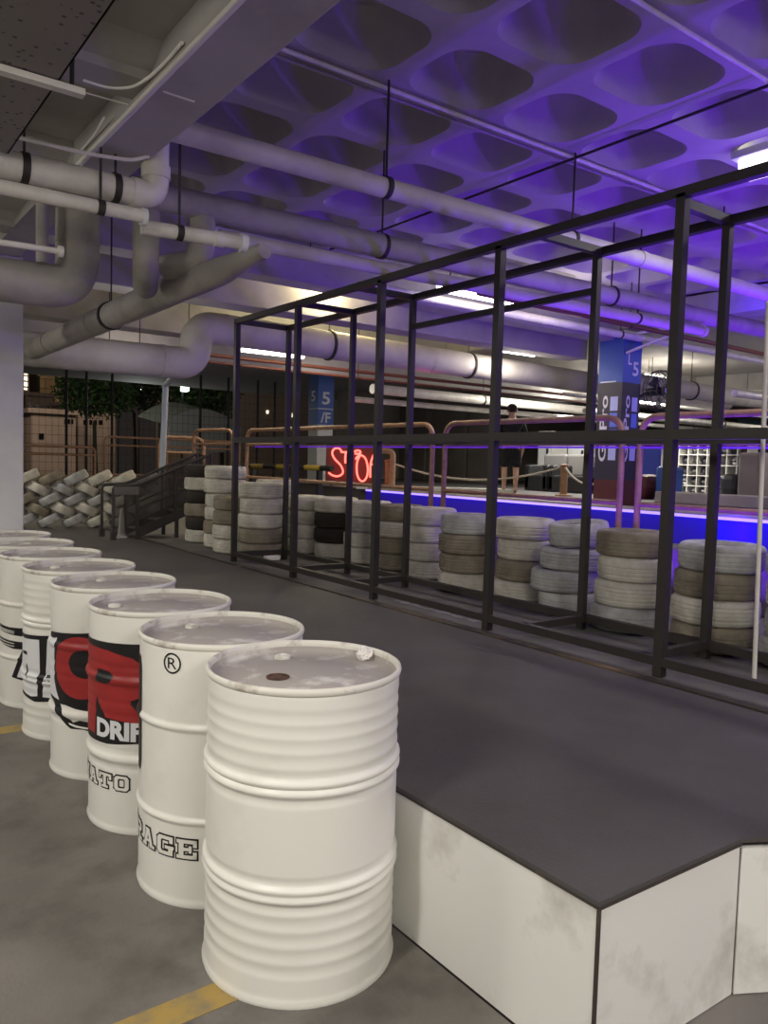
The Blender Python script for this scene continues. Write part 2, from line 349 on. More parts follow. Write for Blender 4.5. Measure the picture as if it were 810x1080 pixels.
# ================================================================== DRUMS
DR = .284
def hoop(z, c, w, h): 
    t = (z-c)/w
    return h*max(0, math.cos(t*PI/2))**1.0 if abs(t) < 1 else 0
PROF = {}
def prof_a(z):      # ribbed drum
    r = DR
    for c in (.605, .312): r += hoop(z, c+.013, .013, .0085)+hoop(z, c-.013, .013, .0085)-hoop(z, c-.036, .016, .003)-hoop(z, c+.036, .016, .003)
    for c in (.80, .762, .722, .682, .235, .19, .145, .10): r -= hoop(z, c, .020, .0026)
    return r
def prof_b(z):      # plain drum with two hoops
    r = DR
    for c in (.60, .29): r += hoop(z, c, .014, .009)
    return r
def prof_c(z):      # painted emblem drum
    r = DR
    for c in (.605, .295): r += hoop(z, c, .02, .010)
    for c in (.66, .52, .47, .33, .26): r -= hoop(z, c, .014, .0025)
    return r
def make_drum(kind, label, X, Y, rot=0, hole=False):
    pf = {'a': prof_a, 'b': prof_b, 'c': prof_c}[kind]
    t = thing('steel_drum', label, 'drum', (X, Y, 0), 0, 'white steel drums in a row')
    bm = B(); pr = [(DR-.02, .004), (DR+.003, 0), (DR+.006, .010), (DR+.001, .022)]
    n = 150
    pr += [(pf(.03+(.852-.03)*k/n), .03+(.852-.03)*k/n) for k in range(n+1)]
    pr += [(DR-.002, .862)]
    lathe(bm, pr, 72); link('body', bm, M['drum'], t, True, angle=60)
    bm = B(); lathe(bm, [(DR-.007, .858), (DR-.002, .856), (DR+.004, .860), (DR+.006, .869), (DR+.004, .877), (DR-.001, .880), (DR-.006, .877), (DR-.008, .868)], 72, closed=True); link('rim', bm, M['rim'], t, True, angle=60)
    bm = B(); lathe(bm, [(DR-.007, .864), (DR-.008, .846), (DR-.016, .842), (.17, .8425), (.165, .846), (0, .847)], 72); lid = link('lid', bm, M['lid'], t, True)
    bm = B(); a = R_(80+rot); cx, cy = .20*math.cos(a), .20*math.sin(a)
    lathe(bm, [(.026, .842), (.026, .850), (.021, .854), (.009, .854), (.008, .850), (0, .850)], 24, (cx, cy, 0)); link('bung_cap', bm, M['rim'], lid, True)
    if hole:
        bm = B(); hp = at(2, .848, 293, 714); cx, cy = hp.x-X, hp.y-Y
        lathe(bm, [(.034, .845), (.034, .8505), (.028, .8505), (.0265, .8475), (0, .847)], 24, (cx, cy, 0)); link('bung_hole', bm, M['rust'], lid, True)['label'] = 'rusty open bung hole'
        bm = B(); bmesh.ops.create_icosphere(bm, subdivisions=3, radius=.026, matrix=Matrix.Translation((.243, .035, .866)) @ Matrix.Diagonal((1.1, .7, .8, 1)))
        for v in bm.verts: v.co += Vector((random.uniform(-1, 1), random.uniform(-1, 1), random.uniform(-1, 1)))*.006
        link('dried_lump', bm, M['chip'], lid, True)['label'] = 'white dried lump stuck at the rim'
    else:
        bm = B(); a = R_(215+rot); cx, cy = .215*math.cos(a), .215*math.sin(a)
        lathe(bm, [(.018, .844), (.018, .851), (.014, .854), (0, .854)], 20, (cx, cy, 0)); link('bung_cap', bm, M['rim'], lid, True)
    return t, pf
def wrap(t, pf, name, bm2, m, layer, label=None):
    """bend a flat drawing (x: degrees round the drum, y: height) onto the drum's painted skin"""
    def cut(axis, step):
        vals = [v.co[axis] for v in bm2.verts]; a = math.floor(min(vals)/step)*step
        while a < max(vals):
            a += step; co = Vector((0, 0, 0)); co[axis] = a; no = Vector((0, 0, 0)); no[axis] = 1
            bmesh.ops.bisect_plane(bm2, geom=bm2.verts[:]+bm2.edges[:]+bm2.faces[:], plane_co=co, plane_no=no)
    cut(0, 3.0); cut(1, .007)
    for v in bm2.verts:
        a = R_(v.co.x); z = v.co.y; r = pf(z)+.0009+.0007*layer; v.co = Vector((r*math.cos(a), r*math.sin(a), z))
    o = link(name, bm2, m, t, True)
    if label: o['label'] = label
    return o
def poly(*rings):
    bm = B()
    for ring in rings: bm.faces.new([bm.verts.new((x, y, 0)) for x, y in ring])
    bmesh.ops.triangulate(bm, faces=bm.faces[:])
    return bm
def ell(cx, cy, rx, ry, n=28, a0=0, a1=360): return [(cx+rx*math.cos(R_(a0+(a1-a0)*k/n)), cy+ry*math.sin(R_(a0+(a1-a0)*k/n))) for k in range(n if a1-a0 >= 360 else n+1)]

DX = 1.190
d1, pf1 = make_drum('a', 'frontmost white steel drum, ribbed and unlettered, with an open rusty bung hole', DX, 1.976, 0, True)
d2, pf2 = make_drum('b', 'white steel drum second from the front, lettered RAGE with a circled R', DX, 2.545, 20)
d3, pf3 = make_drum('c', 'third white steel drum from the front, with red R, DRIF and MATO lettering', DX, 3.15, 60)
d4, pf4 = make_drum('c', 'white steel drum fourth from the front, painted with a red C and a white swoosh', DX, 3.77, 10)
d5, pf5 = make_drum('a', 'white steel drum fifth from the front, painted with big black-outlined white letter strokes', DX, 4.36, 35)
d6, pf6 = make_drum('b', 'sixth white steel drum from the front, with thin black bars and slanted stroke', DX, 4.975, 80)
d7 = copy_tree(d1, (DX, 5.60, 0)); d7['label'] = 'white steel drum second from the far end, mostly hidden, only its lid and rim showing'
d8 = copy_tree(d6, (DX, 6.23-.0, 0)); d8['label'] = 'farthest white steel drum of the row, next to the white column'
for d in (d7,):
    for ch in list(d.children_recursive):
        if ch.name.startswith(('bung_hole', 'dried_lump')): bpy.data.objects.remove(ch)

# drum 2: circled R, RAGE, the tail of the emblem's black ground
def ring(cx, cy, ro, ri, k=1.0):
    bm = B(); n = 40; R0 = 180/PI/DR
    o = [bm.verts.new((cx+ro*R0*math.cos(2*PI*i/n), cy+ro*math.sin(2*PI*i/n), 0)) for i in range(n)]
    q = [bm.verts.new((cx+ri*R0*math.cos(2*PI*i/n), cy+ri*math.sin(2*PI*i/n), 0)) for i in range(n)]
    for i in range(n): bm.faces.new((o[i], o[(i+1)%n], q[(i+1)%n], q[i]))
    return bm
wrap(d2, pf2, 'circle_mark', ring(210.6, .811, .0345, .0285), M['black'], 1)
wrap(d2, pf2, 'letter_mark', fit_bm(text_bm('R'), 207.2, 214.2, .793, .829), M['black'], 1)
def q4(x0, y0, x1, y1): return [(x0, y0), (x1, y0), (x1, y1), (x0, y1)]
GL = {  # slab-serif block letters as convex strokes in a unit cell
 'M': [q4(0, 0, .36, .2), q4(.64, 0, 1, .2), q4(0, .8, .28, 1), q4(.72, .8, 1, 1), q4(.09, 0, .29, 1), q4(.71, 0, .91, 1), [(.12, 1), (.40, .35), (.60, .35), (.32, 1)], [(.68, 1), (.40, .35), (.60, .35), (.88, 1)]],
 'A': [q4(0, 0, .40, .2), q4(.60, 0, 1, .2), [(.08, 0), (.32, 0), (.62, 1), (.38, 1)], [(.68, 0), (.92, 0), (.62, 1), (.38, 1)], q4(.25, .26, .75, .44), q4(.26, .82, .64, 1)],
 'T': [q4(0, .78, 1, 1), q4(0, .58, .2, 1), q4(.8, .58, 1, 1), q4(.38, 0, .62, 1), q4(.24, 0, .76, .2)],
 'O': [q4(.05, .15, .31, .85), q4(.69, .15, .95, .85), q4(.2, 0, .8, .22), q4(.2, .78, .8, 1), [(.05, .15), (.2, 0), (.4, .15), (.31, .3)], [(.95, .15), (.8, 0), (.6, .15), (.69, .3)], [(.05, .85), (.2, 1), (.4, .85), (.31, .7)], [(.95, .85), (.8, 1), (.6, .85), (.69, .7)]],
 'G': [q4(.05, .15, .31, .85), q4(.2, 0, .8, .22), q4(.2, .78, .8, 1), q4(.69, 0, .95, .48), q4(.5, .32, 1, .52), q4(.73, .62, .95, 1), [(.05, .15), (.2, 0), (.4, .15), (.31, .3)], [(.05, .85), (.2, 1), (.4, .85), (.31, .7)]],
 'R': [q4(0, 0, .44, .2), q4(.1, 0, .34, 1), q4(0, .8, .8, 1), q4(.3, .4, .8, .6), q4(.70, .48, .93, .92), [(.42, .45), (.64, .45), (.92, 0), (.66, 0)], q4(.66, 0, 1, .2)],
 'E': [q4(.1, 0, .36, 1), q4(0, 0, .95, .22), q4(0, .78, .95, 1), q4(.3, .4, .68, .60), q4(.75, 0, .95, .40), q4(.75, .60, .95, 1), q4(.56, .30, .72, .70)]}
def grow(qd, d):
    """push a convex outline outwards by d"""
    n = len(qd); P_ = [Vector(p).to_2d() if len(p) == 3 else Vector(p) for p in qd]
    ar = sum(P_[i].x*P_[(i+1) % n].y-P_[(i+1) % n].x*P_[i].y for i in range(n))
    if ar < 0: P_ = P_[::-1]
    out = []
    for i in range(n):
        a, b, c = P_[i-1], P_[i], P_[(i+1) % n]; e1, e2 = (b-a).normalized(), (c-b).normalized()
        n1, n2 = Vector((e1.y, -e1.x)), Vector((e2.y, -e2.x)); m_ = (n1+n2).normalized(); out.append(b+m_*(d/max(.5, m_.dot(n1))))
    return out
def outlined(d, pf, body, x0, x1, y0, y1, sl=0):
    k = len(body); w = (x1-x0)/k; KX = PI/180*DR        # degrees to metres
    for nm, gr, m, ly in (('lettering', .0042, 'black', 1), ('letter_fill', -.0012, 'cream', 3)):
        bm = B()
        for i, ch in enumerate(body):
            for qd in GL[ch]:
                pts = grow([((x0+w*(i+.05+.90*p[0]))*KX, y0+(y1-y0)*p[1]) for p in qd], gr)
                bm.faces.new([bm.verts.new((p.x/KX, p.y, 0)) for p in pts])
        wrap(d, pf, nm, bm, M[m], ly)
outlined(d2, pf2, 'GARAGE', 129, 232, .166, .232)
wrap(d2, pf2, 'emblem_tail', poly([(120, .80), (172, .80), (175, .76), (175.5, .44), (173, .405), (120, .405)]), M['black'], 1)
# drum 3
wrap(d3, pf3, 'emblem_ground', poly([(125, .745), (246, .757), (256, .74), (256, .395), (246, .372), (205, .350), (125, .34)]), M['black'], 1)
wrap(d3, pf3, 'red_letter', poly([(150, .722), (164, .727), (205, .722), (228, .700), (240, .660), (243, .60), (236, .55), (226, .53), (243, .44), (203, .455), (191, .528), (189, .375), (164, .37), (150, .37)]), M['red'], 2)
wrap(d3, pf3, 'letter_eye', poly([(193, .640), (196, .643), (207, .640), (212, .622), (209, .598), (203, .588), (193, .590)]), M['black'], 3)
wrap(d3, pf3, 'letter_notch', poly([(226, .520), (236, .552), (244, .555), (244, .465), (236, .475)]), M['black'], 3)
tb = fit_bm(text_bm('DRIFT', 1, .05), 192.5, 250, .372, .447)
wrap(d3, pf3, 'lettering', tb, M['white'], 3)
outlined(d3, pf3, 'TOMATO', 129, 227.5, .172, .232)
# drum 4
wrap(d4, pf4, 'emblem_ground', poly([(176, .655), (187, .66), (240, .682), (240, .215), (226, .235), (212, .232), (200, .262), (189, .315), (182, .34), (176, .35)]), M['black'], 1)
wrap(d4, pf4, 'white_stroke', poly([(176, .63), (187.5, .632), (193, .64), (191, .60), (187.5, .58), (187.2, .44), (192, .39), (197, .352), (176, .362)]), M['white'], 2)
wrap(d4, pf4, 'red_letter', poly(ell(222, .515, 32, .142, 40)), M['red'], 2)
wrap(d4, pf4, 'letter_eye', poly(ell(227, .535, 17, .066, 30)), M['black'], 3)
wrap(d4, pf4, 'swoosh', poly([(198, .335), (206, .336), (218, .325), (236, .318), (236, .268), (222, .275), (215, .262), (212, .275), (205, .292)]), M['cream'], 3)
wrap(d4, pf4, 'swoosh', poly([(209, .258), (220, .250), (236, .243), (236, .236), (218, .242), (211, .250)]), M['cream'], 3)
# drum 5
wrap(d5, pf5, 'letter_ground', poly([(175, .535), (187, .535), (240, .553), (240, .208), (224, .205), (205, .192), (187, .205), (175, .215)]), M['black'], 1)
wrap(d5, pf5, 'white_stroke', poly([(175, .515), (187, .513), (212, .522), (213, .36), (210, .32), (209, .225), (200, .217), (187, .222), (175, .23)]), M['white'], 2)
wrap(d5, pf5, 'white_stroke', poly([(222, .53), (240, .535), (240, .225), (216, .225), (217, .30), (220, .34), (221, .40)]), M['white'], 2)
wrap(d5, pf5, 'black_bar', poly([(180, .445), (192, .447), (192, .428), (180, .428)], [(190, .385), (193, .375), (194, .32), (193, .30), (191, .33), (189.5, .35)]), M['black'], 3)
wrap(d5, pf5, 'black_bar', poly([(222, .345), (232, .345), (232, .33), (221, .33)]), M['black'], 3)
# drum 6
def band(z0, z1, th=.012): return [(183, z1), (240, z1-.012), (240, z0-.012), (212, z0-.003), (183, z0)]
wrap(d6, pf6, 'black_bar', poly([(180, .475), (205, .468), (240, .472), (240, .420), (212, .425), (180, .438)]), M['black'], 1)
wrap(d6, pf6, 'black_bar', poly([(180, .40), (205, .392), (240, .386), (240, .348), (212, .345), (180, .368)]), M['black'], 1)
for z in (.458, .448, .388, .372):
    wrap(d6, pf6, 'white_dash', poly([(180, z), (213, z-.010), (213, z-.014), (180, z-.006)]), M['cream'], 2)
wrap(d6, pf6, 'slanted_stroke', poly([(224, .345), (240, .345), (240, .16), (224, .165), (209, .178)]), M['black'], 1)
wrap(d6, pf6, 'white_stroke', poly([(229, .34), (240, .34), (240, .172), (217, .183)]), M['white'], 2)
for ch in list(d8.children):
    pass

# ================================================================== STEEL FRAME
fr = thing('scaffold_frame', 'open cage of dark square steel tube standing on the platform edge before the tyres', 'frame', (3.39, 4, PZ))
XF, XB, ZT, ZM, S = 3.39, 3.945, 2.83, 1.655, .048
def fbar(name, a, b, w=S): bm = B(); bar(bm, a, b, w); link(name, bm, M['frame'], fr, off=fr.location)
for y in (7.03, 5.86, 4.66, 3.45, 2.23, .95): fbar('post', (XF, y, PZ), (XF, y, ZT-.03))
for y in (7.0, 5.84, 4.99, 3.17, 2.32, 1.1): fbar('post', (XB, y, PZ), (XB, y, ZT-.03), .043)
for x in (XF, XB):
    fbar('top_rail', (x, 7.05, ZT-.024), (x, .93, ZT-.024))
    fbar('middle_rail', (x, 7.05, ZM), (x, .93, ZM), .05)
    fbar('bottom_rail', (x, 7.05, PZ+.075), (x, .93, PZ+.075), .045)
for y in (7.02, 5.84, 4.99, 3.14, 2.32, 1.1):
    fbar('cross_rail', (XF, y, ZT-.024), (XB, y, ZT-.024), .045); fbar('cross_rail', (XF, y, PZ+.075), (XB, y, PZ+.075), .045)
fbar('brace_rail', (XB, 4.99, 2.575), (XB, 3.17, 2.575), .04)

bm = B(); tube(bm, [(3.66, 1.89, PZ), (3.70, 1.95, 2.3)], .011, 10); box(bm, 3.645, 3.675, 1.875, 1.905, PZ, PZ+.006)
tag(link('thin_pole', bm, M['pvc'], smooth=True), 'thin pale pole leaning inside the steel frame at the right photo edge', 'pole')
bm = B(); box(bm, 3.70, 3.86, 6.93, 7.0, PZ, PZ+.045, .006); tag(link('small_block', bm, M['chip']), 'small white block on the floor inside the far end of the frame', 'block')
# torn paper sheet on the floor
bm = B()
rag = [(3.49+.012*math.sin(k*1.9)+.006*math.cos(k*4.1), 4.55-.055*k) for k in range(17)]+[(3.535+.014*math.sin(k*2.3)+.01*math.cos(k*5.3), 3.67+.055*k) for k in range(17)]
prism(bm, rag, PZ-.003, PZ-.001)
tag(link('paper_strip', bm, mat('torn_paper', (.36, .34, .32), .9, 0, (.15, .14, .13), 30, .9)), 'torn pale paper strip lying flat on the floor behind the front frame rail', 'paper')

# ================================================================== TYRES
def tyre_mesh(name, R, W, m, seg=44, grooves=4):
    bm = B(); h = W/2; ri = R*.60
    pr = [(ri, -h*.70), (ri+.012, -h*.88), (R*.76, -h), (R*.88, -h*.985), (R*.945, -h*.90), (R*.983, -h*.76)]
    gz = [-.50, -.17, .17, .50][:grooves]
    for g in gz:
        c = g*h*1.0; pr += [(R*(1.003-.01*abs(g)), c-.005), (R*.985, c-.0025), (R*.985, c+.0025), (R*(1.003-.01*abs(g)), c+.005)]
    pr += [(R*.983, h*.76), (R*.945, h*.90), (R*.88, h*.985), (R*.76, h), (ri+.012, h*.88), (ri, h*.70), (ri+.018, 0)]
    lathe(bm, pr, seg, (0, 0, 0), closed=True)
    bmesh.ops.recalc_face_normals(bm, faces=bm.faces[:])
    me = bpy.data.meshes.new(name); bm.to_mesh(me); bm.free(); me.materials.append(m)
    for p in me.polygons: p.use_smooth = True
    try: me.set_sharp_from_angle(angle=R_(50))
    except Exception: pass
    return me
TW = .152
meshes = {k: [tyre_mesh('tyre', .243, TW, TY[k]), tyre_mesh('tyre', .236, TW, TY[k], grooves=3)] for k in TY}
ORD = ['first', 'second', 'third', 'fourth', 'fifth', 'sixth', 'seventh', 'eighth', 'ninth', 'tenth', 'eleventh', 'twelfth', 'thirteenth', 'fourteenth', 'fifteenth', 'sixteenth']
W_, G_, N_, K_ = 'white', 'grey', 'brown', 'black'
STACKS = [((4.235, 1.90), [G_, G_, W_, G_]), ((4.225, 2.43), [N_, W_, N_, G_]), ((4.25, 3.03), [G_, W_, W_, N_]), ((4.38, 3.62), [G_, G_, G_, G_]), ((4.46, 4.15), [W_, N_, W_, W_]),
          ((4.33, 4.66), [W_, N_, N_, G_]), ((4.52, 5.37), [W_, W_, W_, W_]), ((4.60, 5.93), [N_, N_, W_, N_]), ((4.60, 6.45), [W_, W_, G_, W_]), ((4.56, 6.97), [W_, K_, K_, W_]),
          ((4.47, 7.48), [W_, W_, W_, W_]), ((4.38, 8.0), [W_, W_, W_, W_, W_]), ((3.80, 7.25), [N_, N_, W_, W_, W_]), ((3.73, 7.73), [W_, W_, N_, N_]), ((3.86, 8.25), [W_, N_, W_, W_, W_, W_]), ((3.88, 8.86), [W_, K_, N_, K_, W_, K_])]
WORD = {W_: 'whitewashed', G_: 'grey-painted', N_: 'dirty brown', K_: 'bare black'}
LEV = {4: ['bottom', 'second up', 'third up', 'topmost'], 5: ['bottom', 'second up', 'middle', 'fourth up', 'topmost'], 6: ['bottom', 'second up', 'third up', 'fourth up', 'fifth up', 'topmost']}
for si, ((x, y), cols) in enumerate(STACKS):
    n = len(cols); z = PZ
    for k, c in enumerate(cols):
        o = bpy.data.objects.new('tyre', random.choice(meshes[c])); C.objects.link(o)
        s = random.uniform(.96, 1.0); wz = random.uniform(.98, 1.06)
        if si == 3 and k == 3: s = .90
        dx, dy = random.uniform(-.012, .012), random.uniform(-.012, .012)
        if si == 3: dx += (-.03, -.055, .0, .045)[k]*.8; dy += (0, .02, 0, -.02)[k]
        o.scale = (s, s, wz); z += TW*wz/2
        o.location = (x+dx, y+dy, z); z += TW*wz/2
        tx, ty = 0, 0
        if si == 3 and k == 3: ty = -.10; o.location.z += .022
        o.rotation_euler = (tx, ty, random.uniform(0, 6.28))
        where = 'nearest the right photo edge' if si == 0 else ('%s from the right' % ORD[si] if si < 12 else ['beside the far front post', 'half hidden behind the far front post', 'with a wide white top tyre', 'beside the staircase'][si-12])
        tag(o, '%s tyre, %s in the barrier stack %s' % (WORD[c], LEV[n][k], where), 'tyre', 'tyres stacked in the barrier')

# herringbone wall of kart tyres
hm = {k: tyre_mesh('tyre', .180, .124, TY[k], 36, 3) for k in (W_, G_, N_)}
RN = ['bottom', 'second', 'third', 'fourth', 'top']
for r in range(5):
    sgn = 1 if r % 2 == 0 else -1
    for k in range(8):
        x = 1.78+k*.302+(.151 if r % 2 else 0); y = 11.35-(x-2.4)*.25
        c = random.choice([W_, W_, G_, G_, N_]) if r else random.choice([W_, G_])
        o = bpy.data.objects.new('tyre', hm[c]); C.objects.link(o)
        o.location = (x, y+random.uniform(-.01, .01), PZ+.112+r*.142)
        o.rotation_euler = (0, R_(-27*sgn), R_(-14))
        s = random.uniform(.95, 1.03); o.scale = (s, s, s)
        tag(o, '%s kart tyre leaning %s, %s from left, %s row of herringbone wall' % (WORD[c], 'right' if sgn > 0 else 'left', ORD[k], RN[r]), 'tyre', 'tyres of the herringbone wall')

# ================================================================== STAIRS
st = thing('metal_staircase', 'short dark metal staircase with mesh sides and sloping handrails left of the tyres', 'staircase', (3.5, 9.6, PZ))
def sp(name, bm, m=None): return link(name, bm, m or M['stairs'], st, off=st.location)
y0, y1, sk = 9.4, 9.85, .43
zr = lambda x, h: PZ+h+max(0, x-3.25)*sk
for y in (y0, y1):
    bm = B(); bar(bm, (3.25, y, PZ+.07), (4.25, y, zr(4.25, .07)), .03, .11); sp('stringer', bm)
    bm = B(); tube(bm, fillet([(2.95, y, PZ+.02), (2.95, y, PZ+.64), (3.25, y, PZ+.66), (4.25, y, zr(4.25, .66))], .05), .02, 10); sp('handrail', bm)
    bm = B(); bar(bm, (3.25, y, PZ+.36), (4.25, y, zr(4.25, .36)), .022); sp('middle_rail', bm)
    for x in (3.24, 3.72, 4.2):
        bm = B(); bar(bm, (x, y, zr(x, 0)), (x, y, zr(x, .66)), .028); sp('baluster', bm)
    bm = B(); vs = [bm.verts.new(v) for v in ((3.25, y-.004, PZ+.13), (4.2, y-.004, zr(4.2, .13)), (4.2, y-.004, zr(4.2, .64)), (3.25, y-.004, PZ+.64))]; bm.faces.new(vs)
    ex = bmesh.ops.extrude_face_region(bm, geom=bm.faces[:]); bmesh.ops.translate(bm, verts=[v for v in ex['geom'] if isinstance(v, bmesh.types.BMVert)], vec=(0, .008, 0))
    sp('mesh_panel', bm, M['mesh'])
    bm = B(); bar(bm, (2.95, y, PZ), (2.95, y, PZ+.1), .06); sp('foot', bm)
bm = B(); box(bm, 2.96, 3.24, y0-.006, y0+.006, PZ+.03, PZ+.63); sp('mesh_panel', bm, M['mesh'])
bm = B(); box(bm, 2.95, 3.25, y0-.02, y0+.02, PZ+.54, PZ+.64, .005); sp('end_plate', bm, M['tread'])
for k in range(4):
    bm = B(); x = 3.38+k*.25; z = PZ+.12+k*.108; box(bm, x-.12, x+.12, y0+.02, y1-.02, z-.02, z, .004); sp('tread', bm, M['tread'])
for x in (3.74, 4.22):
    for y in (y0, y1): bm = B(); bar(bm, (x, y, PZ), (x, y, zr(x, .05)), .04); sp('leg', bm)
bm = B(); lathe(bm, [(.08, 0), (.085, .012), (.045, .03), (.018, .36), (0, .365)], 16, (3.12, 9.62, PZ)); 
tag(link('traffic_cone', bm, M['chip'], smooth=True), 'small pale cone on the floor behind the mesh end panel of the metal staircase', 'cone')

# ================================================================== GUARD RAILS (painted tube)
def guard(label, a, b, ztop, zbot, group='copper-painted guard rails', r=.028, mids=(), rad=.18):
    a, b = Vector(a), Vector(b); t = thing('guard_rail', label, 'railing', ((a+b)/2).to_tuple()[:2]+(zbot,), 0, group)
    A = lambda p, z: (p.x, p.y, z)
    bm = B(); tube(bm, fillet([A(a, zbot), A(a, ztop), A(b, ztop), A(b, zbot)], rad), r, 10); link('tube_hoop', bm, M['copper'], t, True, off=t.location)
    for z in mids:
        bm = B(); tube(bm, [A(a, z), A(b, z)], r*.8, 8); link('cross_tube', bm, M['copper'], t, True, off=t.location)
    return t
gx = 5.6
guard('copper-painted tube guard rail nearest the right photo edge, behind the tyres', (gx, 3.97, 0), (gx, .2, 0), 1.92, .88, mids=(1.70, 1.19))
guard('copper-painted tube guard rail in front of the standing person', (gx, 6.45, 0), (gx, 4.15, 0), 1.92, .88, mids=(1.70, 1.19))
guard('long copper-painted tube guard rail in front of the red neon sign', (gx, 11.2, 0), (gx, 6.66, 0), 1.92, .88, mids=(1.70, 1.19))
guard('copper-painted guard rail left of the frame, above the wide white tyre stack', (5.5, 11.5, 0), (5.3, 12.6, 0), 1.93, PZ-.004, mids=(1.70, 1.15))
guard('copper-painted guard rail behind the staircase top', (5.0, 13.4, 0), (5.75, 13.2, 0), 1.82, PZ-.004, mids=(1.55, 1.1))
guard('far copper-painted guard rail above the right end of the herringbone tyre wall', (5.15, 17, 0), (6.40, 17, 0), 1.86, PZ-.004, mids=(1.68, 1.05), rad=.12)
guard('far copper-painted guard rail behind the pale blue slanting pipe', (6.52, 17, 0), (8.3, 17, 0), 1.86, PZ-.004, mids=(1.68, 1.05), rad=.12)
guard('dim far guard rail beside the white column', (2.2, 17.2, 0), (5.0, 17.2, 0), 1.62, PZ-.004, mids=(1.45, 1.0), rad=.12)
bm = B(); box(bm, gx-.02, gx+.005, -.5, 10.9, 1.655, 1.672)
tag(link('led_strip', bm, M['ledp']), 'thin violet LED strip running under the middle tube of the guard rails', 'light strip')

# ================================================================== LED edge
bm = B(); box(bm, 9.006, 9.020, -3, 12.75, .893, .931)  # strip made taller: its lavender glow also stands in for the lit lip
tag(link('led_strip', bm, M['led']), 'bright blue LED strip under the lip of the raised kart deck', 'light strip')

# striped boom
bm = B(); tube(bm, [(-.9, 0, 0), (.9, 0, 0)], .055, 12); o = link('striped_boom', bm, M['stripe'], smooth=True)
pA, pB = at(0, 8.2, 258, 491), at(0, 8.2, 350, 494); o.location = (pA+pB)/2; dv = pB-pA
o.rotation_euler = (0, math.atan2(-dv.z, dv.xy.length), math.atan2(dv.y, dv.x)); o.scale = (dv.length/1.8, 1, 1)
tag(o, 'yellow and black striped boom lying level behind the long guard rail', 'barrier')
for k, f in enumerate((.12, .88)):
    p = pA.lerp(pB, f); bm = B(); box(bm, -.05, .05, -.05, .05, 0, p.z-.05-PZ+.004, .008); o = link('boom_stand', bm, M['dark']); o.location = (p.x, p.y, PZ-.004)
    tag(o, 'dark stand under the %s end of the striped boom' % ('left', 'right')[k], 'stand')

# ================================================================== NEON SIGN
sc = at(0, 9.22, 371, 491); dep = (sc-Vector((0, 0, H))).dot(fw); k_ = dep/F
sg = thing('neon_sign', 'glowing red neon sign reading STOP on a dark board above the deck edge', 'sign', (sc.x, sc.y, .965), -math.atan2(sc.x, sc.y))
def sl(cx, cy): return ((230+cx/5.0625-371)*k_, 0, (491-430-cy/5.0625)*k_+sc.z-.965)
a, b = sl(575, 205), sl(860, 400)
bm = B(); box(bm, a[0], b[0], .03, .05, b[2], a[2], .01); bb = link('backboard', bm, M['board'], sg)
bm = B(); 
for x in (a[0]+.12, b[0]-.12): box(bm, x-.02, x+.02, .05, .075, 0, a[2]-.1)
link('stand', bm, M['dark'], sg)
def neon(pts, name='neon_letter', cl=False):
    P = [Vector(sl(*p)) for p in pts]
    # smooth (Catmull-Rom)
    out = []
    ext = [P[0]]+P+[P[-1]]
    for i in range(len(P)-1):
        p0, p1, p2, p3 = ext[i:i+4]
        for j in range(6):
            t = j/6; out.append(.5*((2*p1)+(p2-p0)*t+(2*p0-5*p1+4*p2-p3)*t*t+(3*p1-p0-3*p2+p3)*t**3))
    out.append(P[-1]); bm = B(); tube(bm, out, .019, 8); link(name, bm, M['neon'], bb, True)
neon([(590, 350), (618, 366), (648, 366), (668, 346), (655, 310), (622, 276), (608, 245), (620, 222), (644, 220), (660, 238)])
neon([(652, 238), (670, 239), (692, 238)]); neon([(680, 240), (678, 270), (679, 298)])
neon([(726, 236), (738, 228), (754, 230), (758, 240), (744, 246), (728, 244)])
neon([(756, 256), (742, 290), (742, 345), (756, 382), (778, 390), (796, 365), (800, 320), (786, 270), (760, 252), (742, 262), (734, 276)])
neon([(814, 370), (814, 300), (828, 250), (840, 236), (853, 246), (850, 282), (832, 298), (818, 300)])
# pale ledge below the sign and pale slab further right
p = at(0, 9.3, 375, 512)
bm = B(); box(bm, 9.01, 9.62, 11.3, 15.6, .966, 1.01, .012); tag(link('pale_kerb_slab', bm, M['shelf']), 'long pale slab on the deck edge under the neon sign', 'slab')
q = at(2, .93, 455, 518)
bm = B()
prism(bm, [(q.x-1.2, q.y+.9), (q.x+.2, q.y-.2), (q.x+1.4, q.y-.9), (q.x+1.6, q.y-.4), (q.x-.6, q.y+1.3)], .93, 1.0); tag(link('pale_kerb_slab', bm, M['shelf']), 'curved pale slab lying on the deck left of the standing person', 'slab')
# small arch beside the sign
p = at(0, 9.6, 408, 512)
t = thing('hoop_barrier', 'small copper hoop barrier standing right of the neon sign', 'barrier', (p.x, p.y, .93))
bm = B(); tube(bm, fillet([(-.22, .1, 0), (-.22, .1, .78), (.10, -.05, .78), (.10, -.05, 0)], .12), .06, 10); link('hoop', bm, M['copper'], t, True)

